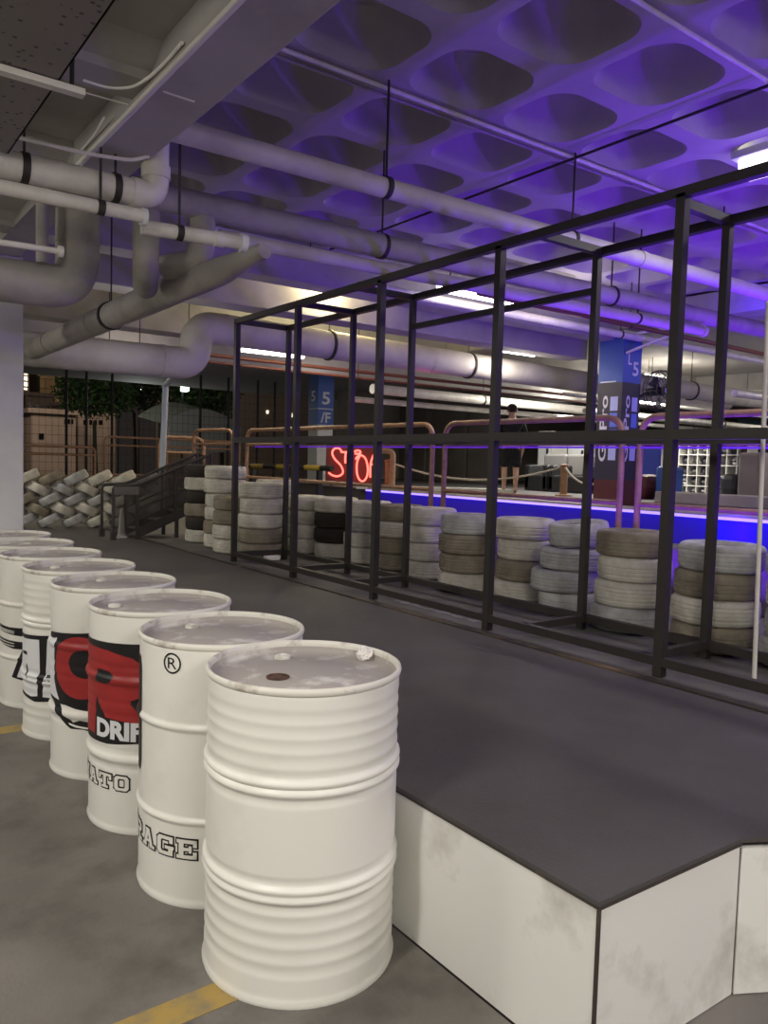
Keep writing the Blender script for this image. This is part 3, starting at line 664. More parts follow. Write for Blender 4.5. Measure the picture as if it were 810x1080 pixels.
# rope and stanchions
sp0 = [at(0, 10.6, 405, 489), at(2, .93, 595, 523), at(2, .93, 700, 530)]
posts = []
for k, px in enumerate((409, 594)):
    p = at(2, .93, px, (515, 523)[k]); posts.append(p)
    bm = B(); lathe(bm, [(.16, 0), (.16, .02), (.07, .04), (.07, .55), (.085, .56), (.085, .60), (0, .62)], 16); o = link('stanchion', bm, M['post'], smooth=True); o.location = p
    tag(o, ('wooden rope stanchion right of the neon sign', 'wooden rope stanchion right of the standing person')[k], 'stanchion', 'rope stanchions on the deck')
posts.append(Vector((9.64, 7.2, .90)))
for k in range(2):
    a, b = posts[k]+Vector((0, 0, .57)), posts[k+1]+Vector((0, 0, .57)); n = 18
    pts = [a.lerp(b, i/n)-Vector((0, 0, (.32, .28)[k]*4*(i/n)*(1-i/n))) for i in range(n+1)]
    bm = B(); tube(bm, pts, .02, 8); tag(link('rope', bm, M['rope'], smooth=True), ('sagging pale rope between the stanchions behind the person', 'sagging pale rope from the stanchion towards the blue column')[k], 'rope')

# ================================================================== PIPES
def pipe(label, path, r, m=None, fil=0, radii=None, seg=18, hang=(), hz=CZ, collars=(), name='pipe', loc=None):
    P = fillet(path, fil, 8) if fil else [Vector(p) for p in path]
    L = Vector(loc) if loc else Vector(path[0])
    t = thing(name, label, 'pipe', L)
    bm = B(); tube(bm, P, r, seg, True, radii); link('pipe_run', bm, m or M['pipe'], t, True, off=L)
    for (x, y, z) in hang:
        bm = B(); bar(bm, (x, y, z+r), (x, y, hz+.03), .010); link('hanger_rod', bm, M['iron'], t, off=L)
        bm = B(); ax = Vector((1, 0, 0)) if abs(path[-1][0]-path[0][0]) > abs(path[-1][1]-path[0][1]) else Vector((0, 1, 0))
        tube(bm, [Vector((x, y, z))-ax*.016, Vector((x, y, z))+ax*.016], r*1.10, 20); link('clamp', bm, M['iron'], t, True, off=L)
    for (p, ax, w, rr) in collars:
        bm = B(); p = Vector(p); ax = Vector(ax); tube(bm, [p-ax*w/2, p+ax*w/2], r*rr, 20); link('collar', bm, m or M['pipe'], t, True, off=L)
    return t
X_ = (1, 0, 0); Z_ = (0, 0, 1)
pipe('long pale pipe highest of the crossing pipes, starting at the ceiling beam', [(1.2, 3.80, 3.08), (9.5, 3.72, 3.12)], .058, hang=((2.76, 3.78, 3.09), (4.4, 3.77, 3.10), (6.3, 3.75, 3.11)), collars=(((5.2, 3.76, 3.10), X_, .06, 1.08),))
pipe('thick pale pipe below the highest one, with branches dropping at its left end', [(.9, 4.66, 3.02), (9.5, 4.50, 3.06)], .082, M['lag'], hang=((3.35, 4.62, 3.03), (5.9, 4.57, 3.045)), collars=(((2.3, 4.64, 3.03), X_, .05, 1.06),))
pipe('slender pale pipe with a round end cap, just under the thick pipe', [(2.1, 4.64, 2.865), (7.3, 4.50, 2.89)], .046, hang=((6.25, 4.53, 2.885),), collars=(((7.28, 4.50, 2.89), X_, .05, 1.3),))
pipe('pale plastic pipe crossing upper left and turning up by the beam', [(-1.5, 3.86, 2.73), (1.395, 3.82, 2.745), (1.395, 3.82, 3.3)], .062, M['pvc'], fil=.075, hang=((.80, 3.828, 2.742), (1.20, 3.823, 2.744)), hz=2.9, collars=(((1.30, 3.824, 2.745), X_, .05, 1.12), ((1.395, 3.82, 2.86), Z_, .06, 1.12)))
def capend(t, p, r, L):
    bm = B(); tube(bm, [Vector(p)-Vector((0, .02, 0)), Vector(p)+Vector((0, .0, 0))], r, 20); link('end_cap', bm, M['white'], t, True, off=L)
t = pipe('thin pale pipe with a round end cap under the upper left plastic pipe', [(-1.5, 3.78, 2.612), (1.30, 3.75, 2.618)], .032, M['pvc'], hang=((1.11, 3.75, 2.617),), hz=2.90)
bm = B(); tube(bm, [(1.30, 3.755, 2.618), (1.325, 3.755, 2.618)], .040, 18); bm2 = bm; link('end_cap', bm, M['white'], t, True, off=(-1.5, 3.78, 2.612))
t = pipe('thin pale pipe continuing right from the capped one to a second white cap', [(1.34, 3.86, 2.60), (1.84, 3.78, 2.60)], .036, M['pvc'], hang=((1.52, 3.83, 2.60),), hz=3.72, collars=(((1.72, 3.80, 2.60), X_, .05, 1.1),))
bm = B(); tube(bm, [(1.83, 3.78, 2.60), (1.865, 3.775, 2.60)], .046, 18); link('end_cap', bm, M['white'], t, True, off=(1.34, 3.86, 2.60))
pipe('small capped pipe stub at the upper left under the soffit', [(-.5, 3.95, 2.40), (.98, 3.95, 2.435)], .014, M['pvc'], collars=(((.985, 3.95, 2.435), X_, .02, 1.9),), hang=((.5, 3.95, 2.425),), hz=2.9)
pipe('big grey lagged pipe at the left edge turning up above the white column', [(-1.5, 5.0, 2.44), (1.345, 5.0, 2.475), (1.345, 5.0, 3.1)], .125, M['lag'], fil=.19, seg=24, collars=(((1.345, 5.0, 2.76), Z_, .03, 1.04), ((.4, 5, 2.463), X_, .03, 1.04)), hang=((.3, 5.0, 2.46),), hz=3.1)
pipe('short grey branch stub above the big lagged pipe bend', [(1.12, 4.9, 2.58), (1.12, 4.9, 3.05)], .034, M['lag'])
# branches from the thick pipe down to the run heading away
pipe('grey run of pipe heading away to the left under the crossing pipes', [(2.10, 4.02, 2.655), (2.04, 4.5, 2.61), (1.93, 5.5, 2.56), (1.90, 10.0, 2.53)], .10, M['lag'], 0, [.045, .085, .10, .10], seg=22, collars=(((1.92, 6.6, 2.555), (0, 1, 0), .03, 1.05), ((1.91, 8.0, 2.545), (0, 1, 0), .03, 1.05)), hang=((1.92, 6.2, 2.555),), hz=3.7)
pipe('grey branch elbow dropping from the thick pipe, nearer the frame', [(2.0, 4.66, 2.96), (2.0, 4.66, 2.70), (1.86, 4.9, 2.68)], .078, M['lag'], fil=.12)
pipe('grey branch elbow dropping from the thick pipe, nearer the beam', [(1.66, 4.70, 2.96), (1.66, 4.70, 2.62), (1.80, 5.1, 2.58)], .078, M['lag'], fil=.12)
# the large wrapped duct with an offset
pipe('very large pale wrapped pipe that steps up at the left and runs behind the frame', [(-1, 8.95, 2.55), (3.70, 8.8, 2.57), (3.72, 8.8, 3.02), (16, 9.25, 2.98)], .185, M['duct'], fil=.30, seg=28, hang=((5.6, 8.86, 3.01), (8.2, 8.96, 3.0)), collars=(((3.30, 8.81, 2.57), X_, .04, 1.04), ((4.1, 8.815, 3.02), X_, .03, 1.03), ((7.4, 8.94, 3.0), X_, .03, 1.03)))
pipe('pale blue plastic pipe slanting down from the large wrapped pipe', [(3.55, 8.98, 2.45), (3.98, 10.45, 2.45), (3.92, 10.45, .456)], .042, mat('pale_blue_pvc', (.42, .47, .52), .4))
# ceiling conduits
pipe('slim pale conduit under the coffers nearest the top right corner', [(1.37, 2.37, 3.665), (9, 2.37, 3.665)], .012, M['pvc'], seg=10)
pipe('slim pale conduit crossing the middle of the coffers', [(1.37, 3.84, 3.672), (9, 3.72, 3.672)], .013, M['pvc'], seg=10)
pipe('second slim conduit beside the one crossing the coffers', [(1.37, 3.93, 3.678), (9, 3.80, 3.678)], .010, M['lag'], seg=10)
pipe('thin dark conduit running lengthwise under the coffers', [(4.35, 1.0, 3.64), (4.35, 6.9, 3.64)], .010, M['iron'], seg=8)
# red sprinkler mains and further pipes
pipe('dull red sprinkler pipe beyond the large wrapped pipe', [(1.5, 10.4, 2.92), (14, 10.4, 2.92)], .028, M['redpipe'], seg=10, hang=((3.2, 10.4, 2.92), (3.6, 10.4, 2.92)))
pipe('dull red sprinkler pipe under the far cross beam', [(1.5, 10.2, 2.80), (14, 10.2, 2.78)], .02, M['redpipe'], seg=10, hang=((4.2, 10.2, 2.795), (7, 10.2, 2.79)))
pipe('dull red pipe behind the violet-lit pipes at right', [(5.5, 5.9, 3.22), (14, 5.9, 3.18)], .03, M['redpipe'], seg=10, hang=((8, 5.9, 3.2),))
pipe('pale pipe glowing cream in the far hall', [(9, 12.6, 2.92), (26, 12.6, 2.85)], .10, M['pvc'], hang=((12, 12.6, 2.9), (17, 12.6, 2.9)))
pipe('second pale pipe in the far hall', [(9, 13.3, 2.75), (28, 12.9, 2.7)], .06, M['pvc'], hang=((13, 13.2, 2.74),))
pipe('thick grey pipe in the far hall at right', [(11, 8.2, 2.95), (28, 8.2, 2.9)], .16, M['lag'], hang=((13, 8.2, 2.94), (17, 8.2, 2.93)))
pipe('slim violet-lit pipe above the blue column', [(4.6, 6.74, 3.3), (15, 6.66, 3.3)], .05, M['pvc'], hang=((8.9, 6.708, 3.3),))
pipe('slim pale pipe in the far right hall', [(12, 6.8, 2.75), (28, 6.8, 2.7)], .06, M['pvc'], hang=((15, 6.8, 2.74),))

for k, (y, z, x0, r, lab) in enumerate(((9.4, 3.05, 12, .05, 'highest'), (9.9, 2.86, 11.5, .035, 'second highest'), (10.2, 2.62, 12.5, .055, 'third highest'), (11.3, 2.55, 13, .04, 'lowest'))):
    pipe('slim cream pipe in the far right hall behind the blue column, %s of four' % lab, [(x0, y, z), (28, y-.2, z-.03)], r, M['pvc'], seg=12, hang=((x0+1.5, y-.02, z), (x0+5, y-.07, z-.01)))
pipe('pale pipe running lengthwise under the far right hall ceiling', [(15.5, 2, 3.1), (15.5, 10.4, 3.1)], .07, M['lag'], seg=14, hang=((15.5, 5, 3.1), (15.5, 8, 3.1)))
# perforated cable tray upper left
t = thing('cable_tray', 'perforated grey cable tray hanging at the top left corner', 'cable tray', (.52, 2.5, 2.75))
bm = B(); box(bm, .30, .715, -1, 3.72, 2.75, 2.756); box(bm, .30, .306, -1, 3.72, 2.75, 2.80); box(bm, .709, .715, -1, 3.72, 2.75, 2.80); link('tray', bm, M['tray'], t, off=t.location)
for yy in (2.9, 1.7):
    bm = B(); bar(bm, (.20, yy, 2.735), (.80, yy, 2.735), .04, .022); link('support_bar', bm, M['pvc'], t, off=t.location)
    for x in (.24, .76): bm = B(); tube(bm, [(x, yy, 2.735), (x, yy, 2.94)], .008, 8); link('hanger_rod', bm, M['iron'], t, off=t.location)
bm = B(); tube(bm, fillet([(.40, 3.62, 2.80), (.75, 3.70, 2.82), (1.05, 3.74, 2.84), (1.25, 3.74, 2.86), (1.33, 3.74, 2.90)], .1), .009, 8)
tag(link('cable', bm, M['pvc'], smooth=True), 'pale loose cable running from the tray along the top of the plastic pipe', 'cable')

# ================================================================== LUMINAIRES
def batten(label, a, b, m='tube', w=.07, r=.018, hz=CZ, lit=True):
    a, b = Vector(a), Vector(b); mid = (a+b)/2
    t = thing('batten_light', label, 'ceiling light', mid, 0, 'fluorescent battens')
    bm = B(); bar(bm, a, b, w, .05); hs = link('housing', bm, M['white'], t, off=mid)
    bm = B(); tube(bm, [a.lerp(b, .02)-Vector((0, 0, .045)), a.lerp(b, .98)-Vector((0, 0, .045))], r, 10); link('tube', bm, M[m], hs, True, off=mid)
    for f in (.15, .85):
        p = a.lerp(b, f)
        if hz-p.z > .06: bm = B(); bar(bm, (p.x, p.y, p.z+.02), (p.x, p.y, hz+.02), .008); link('drop_rod', bm, M['iron'], t, off=mid)
    return t
batten('lit fluorescent batten behind the left end of the frame', (5.55, 11.38, 3.24), (6.72, 11.38, 3.24), r=.035)
batten('lit fluorescent batten above the middle of the frame', (5.42, 6.45, 3.40), (6.60, 6.45, 3.40), r=.046)
batten('lit fluorescent batten farther off, right of the middle frame post', (8.2, 8.35, 3.24), (9.0, 8.35, 3.24), r=.04)
batten('unlit pale batten in line with the pipe end caps', (2.9, 7.0, 3.62), (4.4, 7.0, 3.62), 'tubeoff', r=.03)
batten('big bright batten under the coffers at the right photo edge', (5.32, 3.05, 3.66), (5.32, 1.55, 3.66), 'lamp', w=.30, r=.105)
batten('lit batten in the far hall behind the blue column', (13.5, 9.6, 3.4), (14.8, 9.6, 3.4), r=.05)
batten('lit batten in the far hall right of the fan', (14.2, 6.0, 3.3), (15.6, 6.0, 3.3), r=.05)
batten('lit batten in the far right hall near the wall', (19, 8.0, 3.4), (20.5, 8.0, 3.4), r=.05)
batten('lit batten over the helmet shelves', (15.6, 11.5, 3.4), (16.9, 11.5, 3.4), r=.05)

# ================================================================== BLUE COLUMNS
def sign_col(label, x, y, w, zb, zbl, ztop, big):
    t = thing('sign_column', label, 'column', (x, y, zb))
    bm = B(); box(bm, x-w/2, x+w/2, y-w/2, y+w/2, zb, ztop, .006); link('shaft', bm, M['column'], t, off=t.location)
    return t
cx, cy, cw = 9.42, 7.08, .40
t = sign_col('tall square column with blue top marked L5 and white upright lettering, behind the rail', cx, cy, cw, .93, 0, 3.44, True)
e = .008
bm = B(); box(bm, cx-cw/2-e, cx+cw/2+e, cy-cw/2-e, cy+cw/2+e, 2.70, 3.33); link('blue_wrap', bm, M['bluepaint'], t, off=t.location)
bm = B(); box(bm, cx-cw/2-e, cx+cw/2+e, cy-cw/2-e, cy+cw/2+e, 1.32, 2.70); link('navy_wrap', bm, M['navy'], t, off=t.location)
bm = B(); box(bm, cx-cw/2-e, cx+cw/2+e, cy-cw/2-e, cy+cw/2+e, .93, 1.32); link('maroon_wrap', bm, M['maroon'], t, off=t.location)
def place_on(bm, face, u0, v0):
    """face 'x': the side looking left (-X); 'y': the side looking to the front (-Y). u runs to the viewer's right"""
    for v in bm.verts:
        u, w = v.co.x, v.co.y
        v.co = Vector((cx-cw/2-e-.004, cy-(u0+u), v0+w)) if face == 'x' else Vector((cx+(u0+u), cy-cw/2-e-.004, v0+w))
def coltext(body, face, u0, u1, z0, z1, rot=False, name='lettering', m='white'):
    bm = text_bm(body, 1, .02)
    if rot:
        for v in bm.verts: v.co = Vector((-v.co.y, v.co.x, 0))
    fit_bm(bm, u0, u1, z0, z1); place_on(bm, face, 0, 0); link(name, bm, M[m], t, off=t.location)
coltext('5', 'y', .01, .14, 2.80, 3.00); coltext('L', 'y', -.10, -.02, 2.95, 3.10)
for f in ('x', 'y'):
    coltext('GoPro', f, -.15, -.02, 1.58, 2.52, True)
    for (z0, z1, m) in ((2.30, 2.50, 'blueA'), (2.07, 2.27, 'blueB'), (1.84, 2.04, 'blueC'), (1.60, 1.81, 'blueA')):
        bm = B(); fs = [bm.verts.new(v) for v in ((.02, z0, 0), (.15, z0, 0), (.15, z1, 0), (.02, z1, 0))]; bm.faces.new(fs); place_on(bm, f, 0, 0); link('colour_block', bm, M[m], t, off=t.location)
bm = B(); fs = [bm.verts.new(v) for v in ((-.17, 2.705, 0), (.10, 2.705, 0), (.10, 2.72, 0), (-.17, 2.72, 0))]; bm.faces.new(fs); place_on(bm, 'x', 0, 0); link('thin_line', bm, M['white'], t, off=t.location)

# far column with a 5
p = at(2, .93, 341, 508)
cx, cy, cw = p.x, p.y+.2, .46
t = thing('sign_column', 'far square column with blue band marked 5, left of the neon sign', 'column', (cx, cy, .2))
dist = (Vector((cx, cy, 1.5))-Vector((0, 0, H))).dot(fw)
zf = lambda py: H+(484-py)*dist/F
bm = B(); box(bm, cx-cw/2, cx+cw/2, cy-cw/2, cy+cw/2, .2, 3.72); link('shaft', bm, M['column'], t, off=t.location)
bm = B(); box(bm, cx-cw/2-e, cx+cw/2+e, cy-cw/2-e, cy+cw/2+e, zf(430), zf(393)); link('blue_wrap', bm, M['bluepaint'], t, off=t.location)
bm = B(); box(bm, cx-cw/2-e, cx+cw/2+e, cy-cw/2-e, cy+cw/2+e, zf(447), zf(431)); link('blue_wrap', bm, M['bluepaint'], t, off=t.location)
coltext('5', 'y', -.12, .12, zf(426), zf(413)); coltext('5', 'x', -.10, .10, zf(423), zf(412)); coltext('/F', 'y', -.15, .15, zf(445), zf(434))

# fan on a bracket beside the blue column
fp = Vector((9.98, 6.78, 2.62))
t = thing('wall_fan', 'black caged fan on a bracket at the right side of the blue column', 'fan', fp)
bm = B()
dirv = Vector((-.12, -.99, 0)).normalized(); sd = Vector((-dirv.y, dirv.x, 0))
def circ(bm, c, r, tr, n=28): tube(bm, [c+(sd*math.cos(2*PI*i/n)+Vector((0, 0, 1))*math.sin(2*PI*i/n))*r for i in range(n+1)], tr, 6, False)
for r, o_ in ((.30, 0), (.29, .07), (.20, .10), (.10, .11), (.29, -.06)): circ(bm, dirv*o_, r, .007)
for i in range(18):
    a = 2*PI*i/18; q = (sd*math.cos(a)+Vector((0, 0, 1))*math.sin(a))
    tube(bm, [dirv*.11+q*.04, dirv*.10+q*.2, dirv*.07+q*.29, q*.30, dirv*-.06+q*.29], .004, 5, False)
link('cage', bm, M['dark'], t)
bm = B(); tube(bm, [dirv*.05, dirv*-.22], .06, 12); mo = link('motor', bm, M['dark'], t, True)
bm = B()
for i in range(3):
    a = 2*PI*i/3+.3
    for s in range(1):
        q = lambda a_, r: (sd*math.cos(a_)+Vector((0, 0, 1))*math.sin(a_))*r
        ring_ = [q(a-.15, .05)+dirv*.01, q(a-.35, .25)+dirv*.03, q(a+.45, .26)-dirv*.02, q(a+.25, .05)-dirv*.01]
        vs = [bm.verts.new(v) for v in ring_]+[bm.verts.new(v+dirv*.006) for v in ring_]
        for f in ((0,1,2,3),(7,6,5,4),(0,4,5,1),(1,5,6,2),(2,6,7,3),(3,7,4,0)): bm.faces.new([vs[k] for k in f])
link('blades', bm, M['dark'], mo)

bm = B(); tube(bm, [dirv*-.2, Vector((-.34, .12, -.1))], .025, 8); link('bracket', bm, M['dark'], t, True)
bm = B(); box(bm, -.03, .03, -.015, .015, -.03, .04); o = link('maker_plate', bm, M['white'], t); o.location = dirv*.118; o.rotation_euler = (0, 0, math.atan2(dirv.y, dirv.x)+PI/2)
# diagonal strut by the column
bm = B(); bar(bm, (9.25, 6.86, 3.10), (9.55, 6.0, 3.42), .05, .03); bar(bm, (9.25, 6.86, 3.35), (9.55, 6.0, 3.44), .03, .03); tag(link('strut', bm, M['pvc']), 'pale diagonal strut from the blue column to the beam above', 'strut')

# ================================================================== PERSON
pp = at(2, .93, 537, 520)
pr = thing('person', 'person in black t-shirt and black shorts seen from behind, standing on the deck', 'person', (pp.x, pp.y, .93), R_(-36)); pr.scale = (1.12, 1.08, 1)
def skin(name, verts, edges, m, parent, sub=2, root=0):
    me = bpy.data.meshes.new(name); me.from_pydata([v[:3] for v in verts], edges, []); o = bpy.data.objects.new(name, me); C.objects.link(o); me.materials.append(m)
    md = o.modifiers.new('skin', 'SKIN'); md.use_smooth_shade = True
    for i, v in enumerate(verts):
        sv = me.skin_vertices[0].data[i]; r = v[3]; sv.radius = r if isinstance(r, tuple) else (r, r); sv.use_root = (i == root)
    s = o.modifiers.new('sub', 'SUBSURF'); s.levels = sub; s.render_levels = sub
    o.parent = parent; return o
V = [(0, 0, .92, (.15, .11)), (0, .0, 1.06, (.14, .10)), (0, .0, 1.22, (.16, .11)), (0, -.01, 1.38, (.15, .10)), (0, -.01, 1.47, (.07, .06)), (0, .01, 1.55, .055), (0, .02, 1.63, (.075, .09)), (0, .02, 1.70, (.070, .085)), (0, .015, 1.745, (.04, .05))]
Ed = [(i, i+1) for i in range(8)]
def limb(chain, start):
    i0 = len(V); V.extend(chain); Ed.append((start, i0)); Ed.extend((i0+k, i0+k+1) for k in range(len(chain)-1)); return i0+len(chain)-1
for s in (-1, 1):
    limb([(s*.10, 0, .84, .085), (s*.105, .01, .66, .07), (s*.105, .015, .48, .055), (s*.105, -.01, .32, .054), (s*.105, -.015, .10, .036), (s*.108, .0, .045, .036), (s*.115, .09, .03, (.042, .026)), (s*.12, .16, .022, (.038, .018))], 0)
    h = limb([(s*.185, -.01, 1.40, .055), (s*.225, -.01, 1.27, .045), (s*.245, -.01, 1.12, .038), (s*.245, .04, .99, .034), (s*.235, .10, .88, .026), (s*.232, .13, .82, (.018, .036))], 3)
    for k, (fy, ln) in enumerate(((-.028, .07), (-.010, .085), (.010, .09), (.028, .08))):
        limb([(s*.230, .14+fy, .785, .010), (s*.226, .15+fy, .785-ln*.55, .009), (s*.215, .152+fy, .785-ln, .007)], h)
    limb([(s*.222, .175, .80, .011), (s*.212, .188, .765, .009)], h)
body = skin('body', V, Ed, M['skin'], pr)
V2 = [(0, 0, .90, (.165, .125)), (0, 0, 1.08, (.165, .122)), (0, -.005, 1.24, (.178, .128)), (0, -.01, 1.37, (.165, .115)), (0, -.01, 1.455, (.085, .075))]
E2 = [(0, 1), (1, 2), (2, 3), (3, 4)]
for s in (-1, 1):
    i0 = len(V2); V2 += [(s*.185, -.01, 1.40, .072), (s*.228, -.01, 1.27, .066), (s*.240, -.01, 1.19, .066)]; E2 += [(3, i0), (i0, i0+1), (i0+1, i0+2)]
skin('t_shirt', V2, E2, M['shirt'], pr)
V3 = [(0, 0, .96, (.165, .125)), (0, 0, .86, (.165, .125))]; E3 = [(0, 1)]
for s in (-1, 1):
    i0 = len(V3); V3 += [(s*.105, 0, .76, .105), (s*.112, .01, .62, .095), (s*.115, .012, .50, .092)]; E3 += [(1, i0), (i0, i0+1), (i0+1, i0+2)]
skin('shorts', V3, E3, M['shorts'], pr)
bm = B(); bmesh.ops.create_uvsphere(bm, u_segments=24, v_segments=16, radius=.105, matrix=Matrix.Translation((0, .005, 1.70)) @ Matrix.Diagonal((.86, 1.02, .92, 1)))
bmesh.ops.bisect_plane(bm, geom=bm.verts[:]+bm.edges[:]+bm.faces[:], plane_co=(0, .06, 1.70), plane_no=(0, .75, -.65), clear_outer=True)
for v in bm.verts: v.co += v.normal*random.uniform(-.003, .004)
link('hair', bm, M['hair'], pr, True)
for s in (-1, 1):
    bm = B(); bmesh.ops.create_uvsphere(bm, u_segments=10, v_segments=8, radius=.03, matrix=Matrix.Translation((s*.084, .02, 1.645)) @ Matrix.Diagonal((.35, .7, 1.1, 1))); link('ear', bm, M['skin'], pr, True)
    bm = B(); bmesh.ops.create_uvsphere(bm, u_segments=10, v_segments=8, radius=.012, matrix=Matrix.Translation((s*.032, .104, 1.655))); link('eye', bm, M['dark'], pr, True)
bm = B(); bmesh.ops.create_cone(bm, segments=8, radius1=.018, radius2=.006, depth=.05, cap_ends=True, matrix=Matrix.Translation((0, .118, 1.63))); link('nose', bm, M['skin'], pr, True)
bm = B(); box(bm, -.025, .025, .098, .108, 1.588, 1.598, .003); link('mouth', bm, M['maroon'], pr)

# ================================================================== FAR HALL FURNISHINGS
def prop(name, label, cat, px0, px1, py0, py1, plane, m, depth=.5, ax=0, grp=None, bev=.02):
    """a box-like piece surveyed on the plane x=plane, built with its real depth behind it"""
    a, b = at(ax, plane, px0, py1), at(ax, plane, px1, py1); c = at(ax, plane, (px0+px1)/2, py0); zb = min(a.z, b.z)
    bm = B()
    if ax == 0: box(bm, plane, plane+depth, min(a.y, b.y), max(a.y, b.y), zb, c.z, bev)
    else: box(bm, min(a.x, b.x), max(a.x, b.x), plane, plane+depth, zb, c.z, bev)
    o = link(name, bm, m); tag(o, label, cat, grp); return o
def stand(o, z=.93):     # let the lowest vertices rest on the deck
    me = o.data; zs = min(v.co.z for v in me.vertices)
    for v in me.vertices:
        if v.co.z < zs+.03: v.co.z += z-zs
    return o
def sofa(label, px0, px1, X):
    a, b = at(0, X, px0, 500), at(0, X, px1, 500); y0, y1 = min(a.y, b.y), max(a.y, b.y)
    t = thing('lounge_sofa', label, 'sofa', (X+.4, (y0+y1)/2, .93), 0, 'dark sofas behind the rope')
    L = t.location
    bm = B(); box(bm, X, X+.8, y0, y1, .93, 1.30, .04); link('seat', bm, M['dark'], t, off=L)
    bm = B(); box(bm, X+.62, X+.85, y0, y1, 1.28, 1.78, .05); link('backrest', bm, M['grey'], t, off=L)
    for y in (y0, y1-.16): bm = B(); box(bm, X, X+.8, y, y+.16, .95, 1.52, .04); link('armrest', bm, M['dark'], t, off=L)
sofa('dark lounge sofa just right of the standing person', 553, 577, 13.2)
sofa('dark lounge sofa left of the blue column', 578, 620, 13.2)
def screen(label, px0, px1, py0, py1, X, face='white'):
    a, b = at(0, X, px0, py1), at(0, X, px1, py1); c = at(0, X, px0, py0); y0, y1 = min(a.y, b.y), max(a.y, b.y)
    t = thing('white_cabinet', label, 'cabinet', (X+.3, (y0+y1)/2, .93), 0, 'pale cabinets in the far hall'); L = t.location
    bm = B(); box(bm, X, X+.6, y0, y1, .93, c.z, .02); link('body', bm, M['shelf'], t, off=L)
    bm = B(); box(bm, X-.02, X, y0+.05, y1-.05, 1.0, c.z-.08, .005); dr_ = link('door', bm, M['white'], t, off=L)
    bm = B(); box(bm, X-.04, X-.02, y0+.10, y0+.16, (c.z+1)/2, (c.z+1)/2+.25); link('handle', bm, M['dark'], dr_, off=L)
screen('pale upright cabinet behind the sofas right of the person', 566, 581, 455, 500, 15.5)
screen('wide pale cabinet behind the sofas, left of the blue column', 597, 618, 458, 500, 16.5)
prop('dark_screen', 'dark wall screen above the far cabinets', 'screen', 583, 602, 425, 440, 20.42, M['navy'], .08, 1)
prop('pale_sign_panel', 'pale wall panel beside the dark wall screen', 'panel', 604, 620, 424, 437, 20.44, M['white'], .06, 1)
for o in bpy.data.objects[:]: pass
# blue curtain block, bins
o = stand(prop('blue_display', 'deep blue display board right of the blue column', 'board', 661, 694, 472, 520, 13.3, M['cloth'], .06))
o = stand(prop('blue_bin', 'blue bin between the blue column and the helmet shelves', 'bin', 690, 704, 492, 520, 12.6, M['bluepaint'], .5, bev=.05))
o = stand(prop('dark_bag', 'dark bag heap beside the blue bin', 'bag', 664, 682, 500, 520, 12.4, M['maroon'], .5, bev=.12))
o = stand(prop('poster', 'black and white poster at the edge of the blue display board', 'poster', 695, 704, 470, 520, 13.2, M['chip'], .03))
prop('pale_blue_panel', 'pale blue panel high on the far wall at right', 'panel', 778, 802, 440, 455, 29.58, M['pool'], .11)
stand(prop('grey_box', 'tall grey covered box at the right photo edge beside the helmet shelves', 'box', 776, 800, 477, 520, 14.0, M['bag'], .8, bev=.06))
# helmet shelves
RX = 15.2
a, b = at(0, RX, 714, 520), at(0, RX, 786, 520); ytop = at(0, RX, 745, 469).z
y0, y1 = b.y, a.y
t = thing('helmet_shelf', 'pale pigeonhole shelving full of helmets beyond the track', 'shelf', (RX+.2, (y0+y1)/2, .93)); L = t.location
rows, cols = 5, 7; hz = (ytop-.93)/rows; wy = (y1-y0)/cols
bm = B(); box(bm, RX+.38, RX+.40, y0, y1, .93, ytop); link('back_panel', bm, M['shelf'], t, off=L)
for r in range(rows+1):
    bm = B(); z = .93+hz*r; box(bm, RX, RX+.38, y0, y1, z, z+.02); link('shelf_board', bm, M['shelf'], t, off=L)
for c in range(cols+1):
    bm = B(); y = y0+wy*c; box(bm, RX+.002, RX+.38, y-.01, y+.01, .935, ytop); link('divider', bm, M['shelf'], t, off=L)
HM = [M['dark'], M['chip'], M['navy'], M['maroon']]; HN = ['black', 'white', 'navy', 'dark red']
R5 = ['bottom', 'second', 'middle', 'fourth', 'top']
for r in range(rows):
    for c in range(cols):
        if random.random() < (.55 if c < 3 else .18): continue
        k = random.choice([0, 0, 1, 2, 3, 0]); y = y0+wy*(c+.5); z = .93+hz*r+.02; rr = min(hz, wy)*.40
        t2 = thing('helmet', '%s helmet in the %s row of the shelving, %s hole from the left' % (HN[k], R5[r], ORD[cols-1-c]), 'helmet', (RX+.17, y, z), 0, 'helmets in the pigeonhole shelves')
        bm = B(); bmesh.ops.create_uvsphere(bm, u_segments=16, v_segments=12, radius=rr, matrix=Matrix.Translation((0, 0, rr*.92)) @ Matrix.Diagonal((1.1, .92, 1, 1)))
        bmesh.ops.bisect_plane(bm, geom=bm.verts[:]+bm.edges[:]+bm.faces[:], plane_co=(0, 0, rr*.12), plane_no=(0, 0, -1), clear_outer=True); sh = link('shell', bm, HM[k], t2, True)
        bm = B(); bmesh.ops.create_uvsphere(bm, u_segments=16, v_segments=10, radius=rr*1.02, matrix=Matrix.Translation((-.012, 0, rr*.95)) @ Matrix.Diagonal((1.08, .9, .42, 1)))
        bmesh.ops.bisect_plane(bm, geom=bm.verts[:]+bm.edges[:]+bm.faces[:], plane_co=(0, 0, 0), plane_no=(1, 0, 0), clear_outer=True); link('visor', bm, M['dark'] if k else M['grey'], sh, True)
# chairs/heaps of gear in front of the shelving
stand(prop('gear_bag', 'black gear bag standing in front of the helmet shelves', 'bag', 757, 776, 500, 520, 14.4, M['dark'], .4, bev=.1))
stand(prop('pale_bench', 'long pale bench in front of the helmet shelves', 'bench', 690, 800, 521, 527, 11.6, M['deckw'], .5))
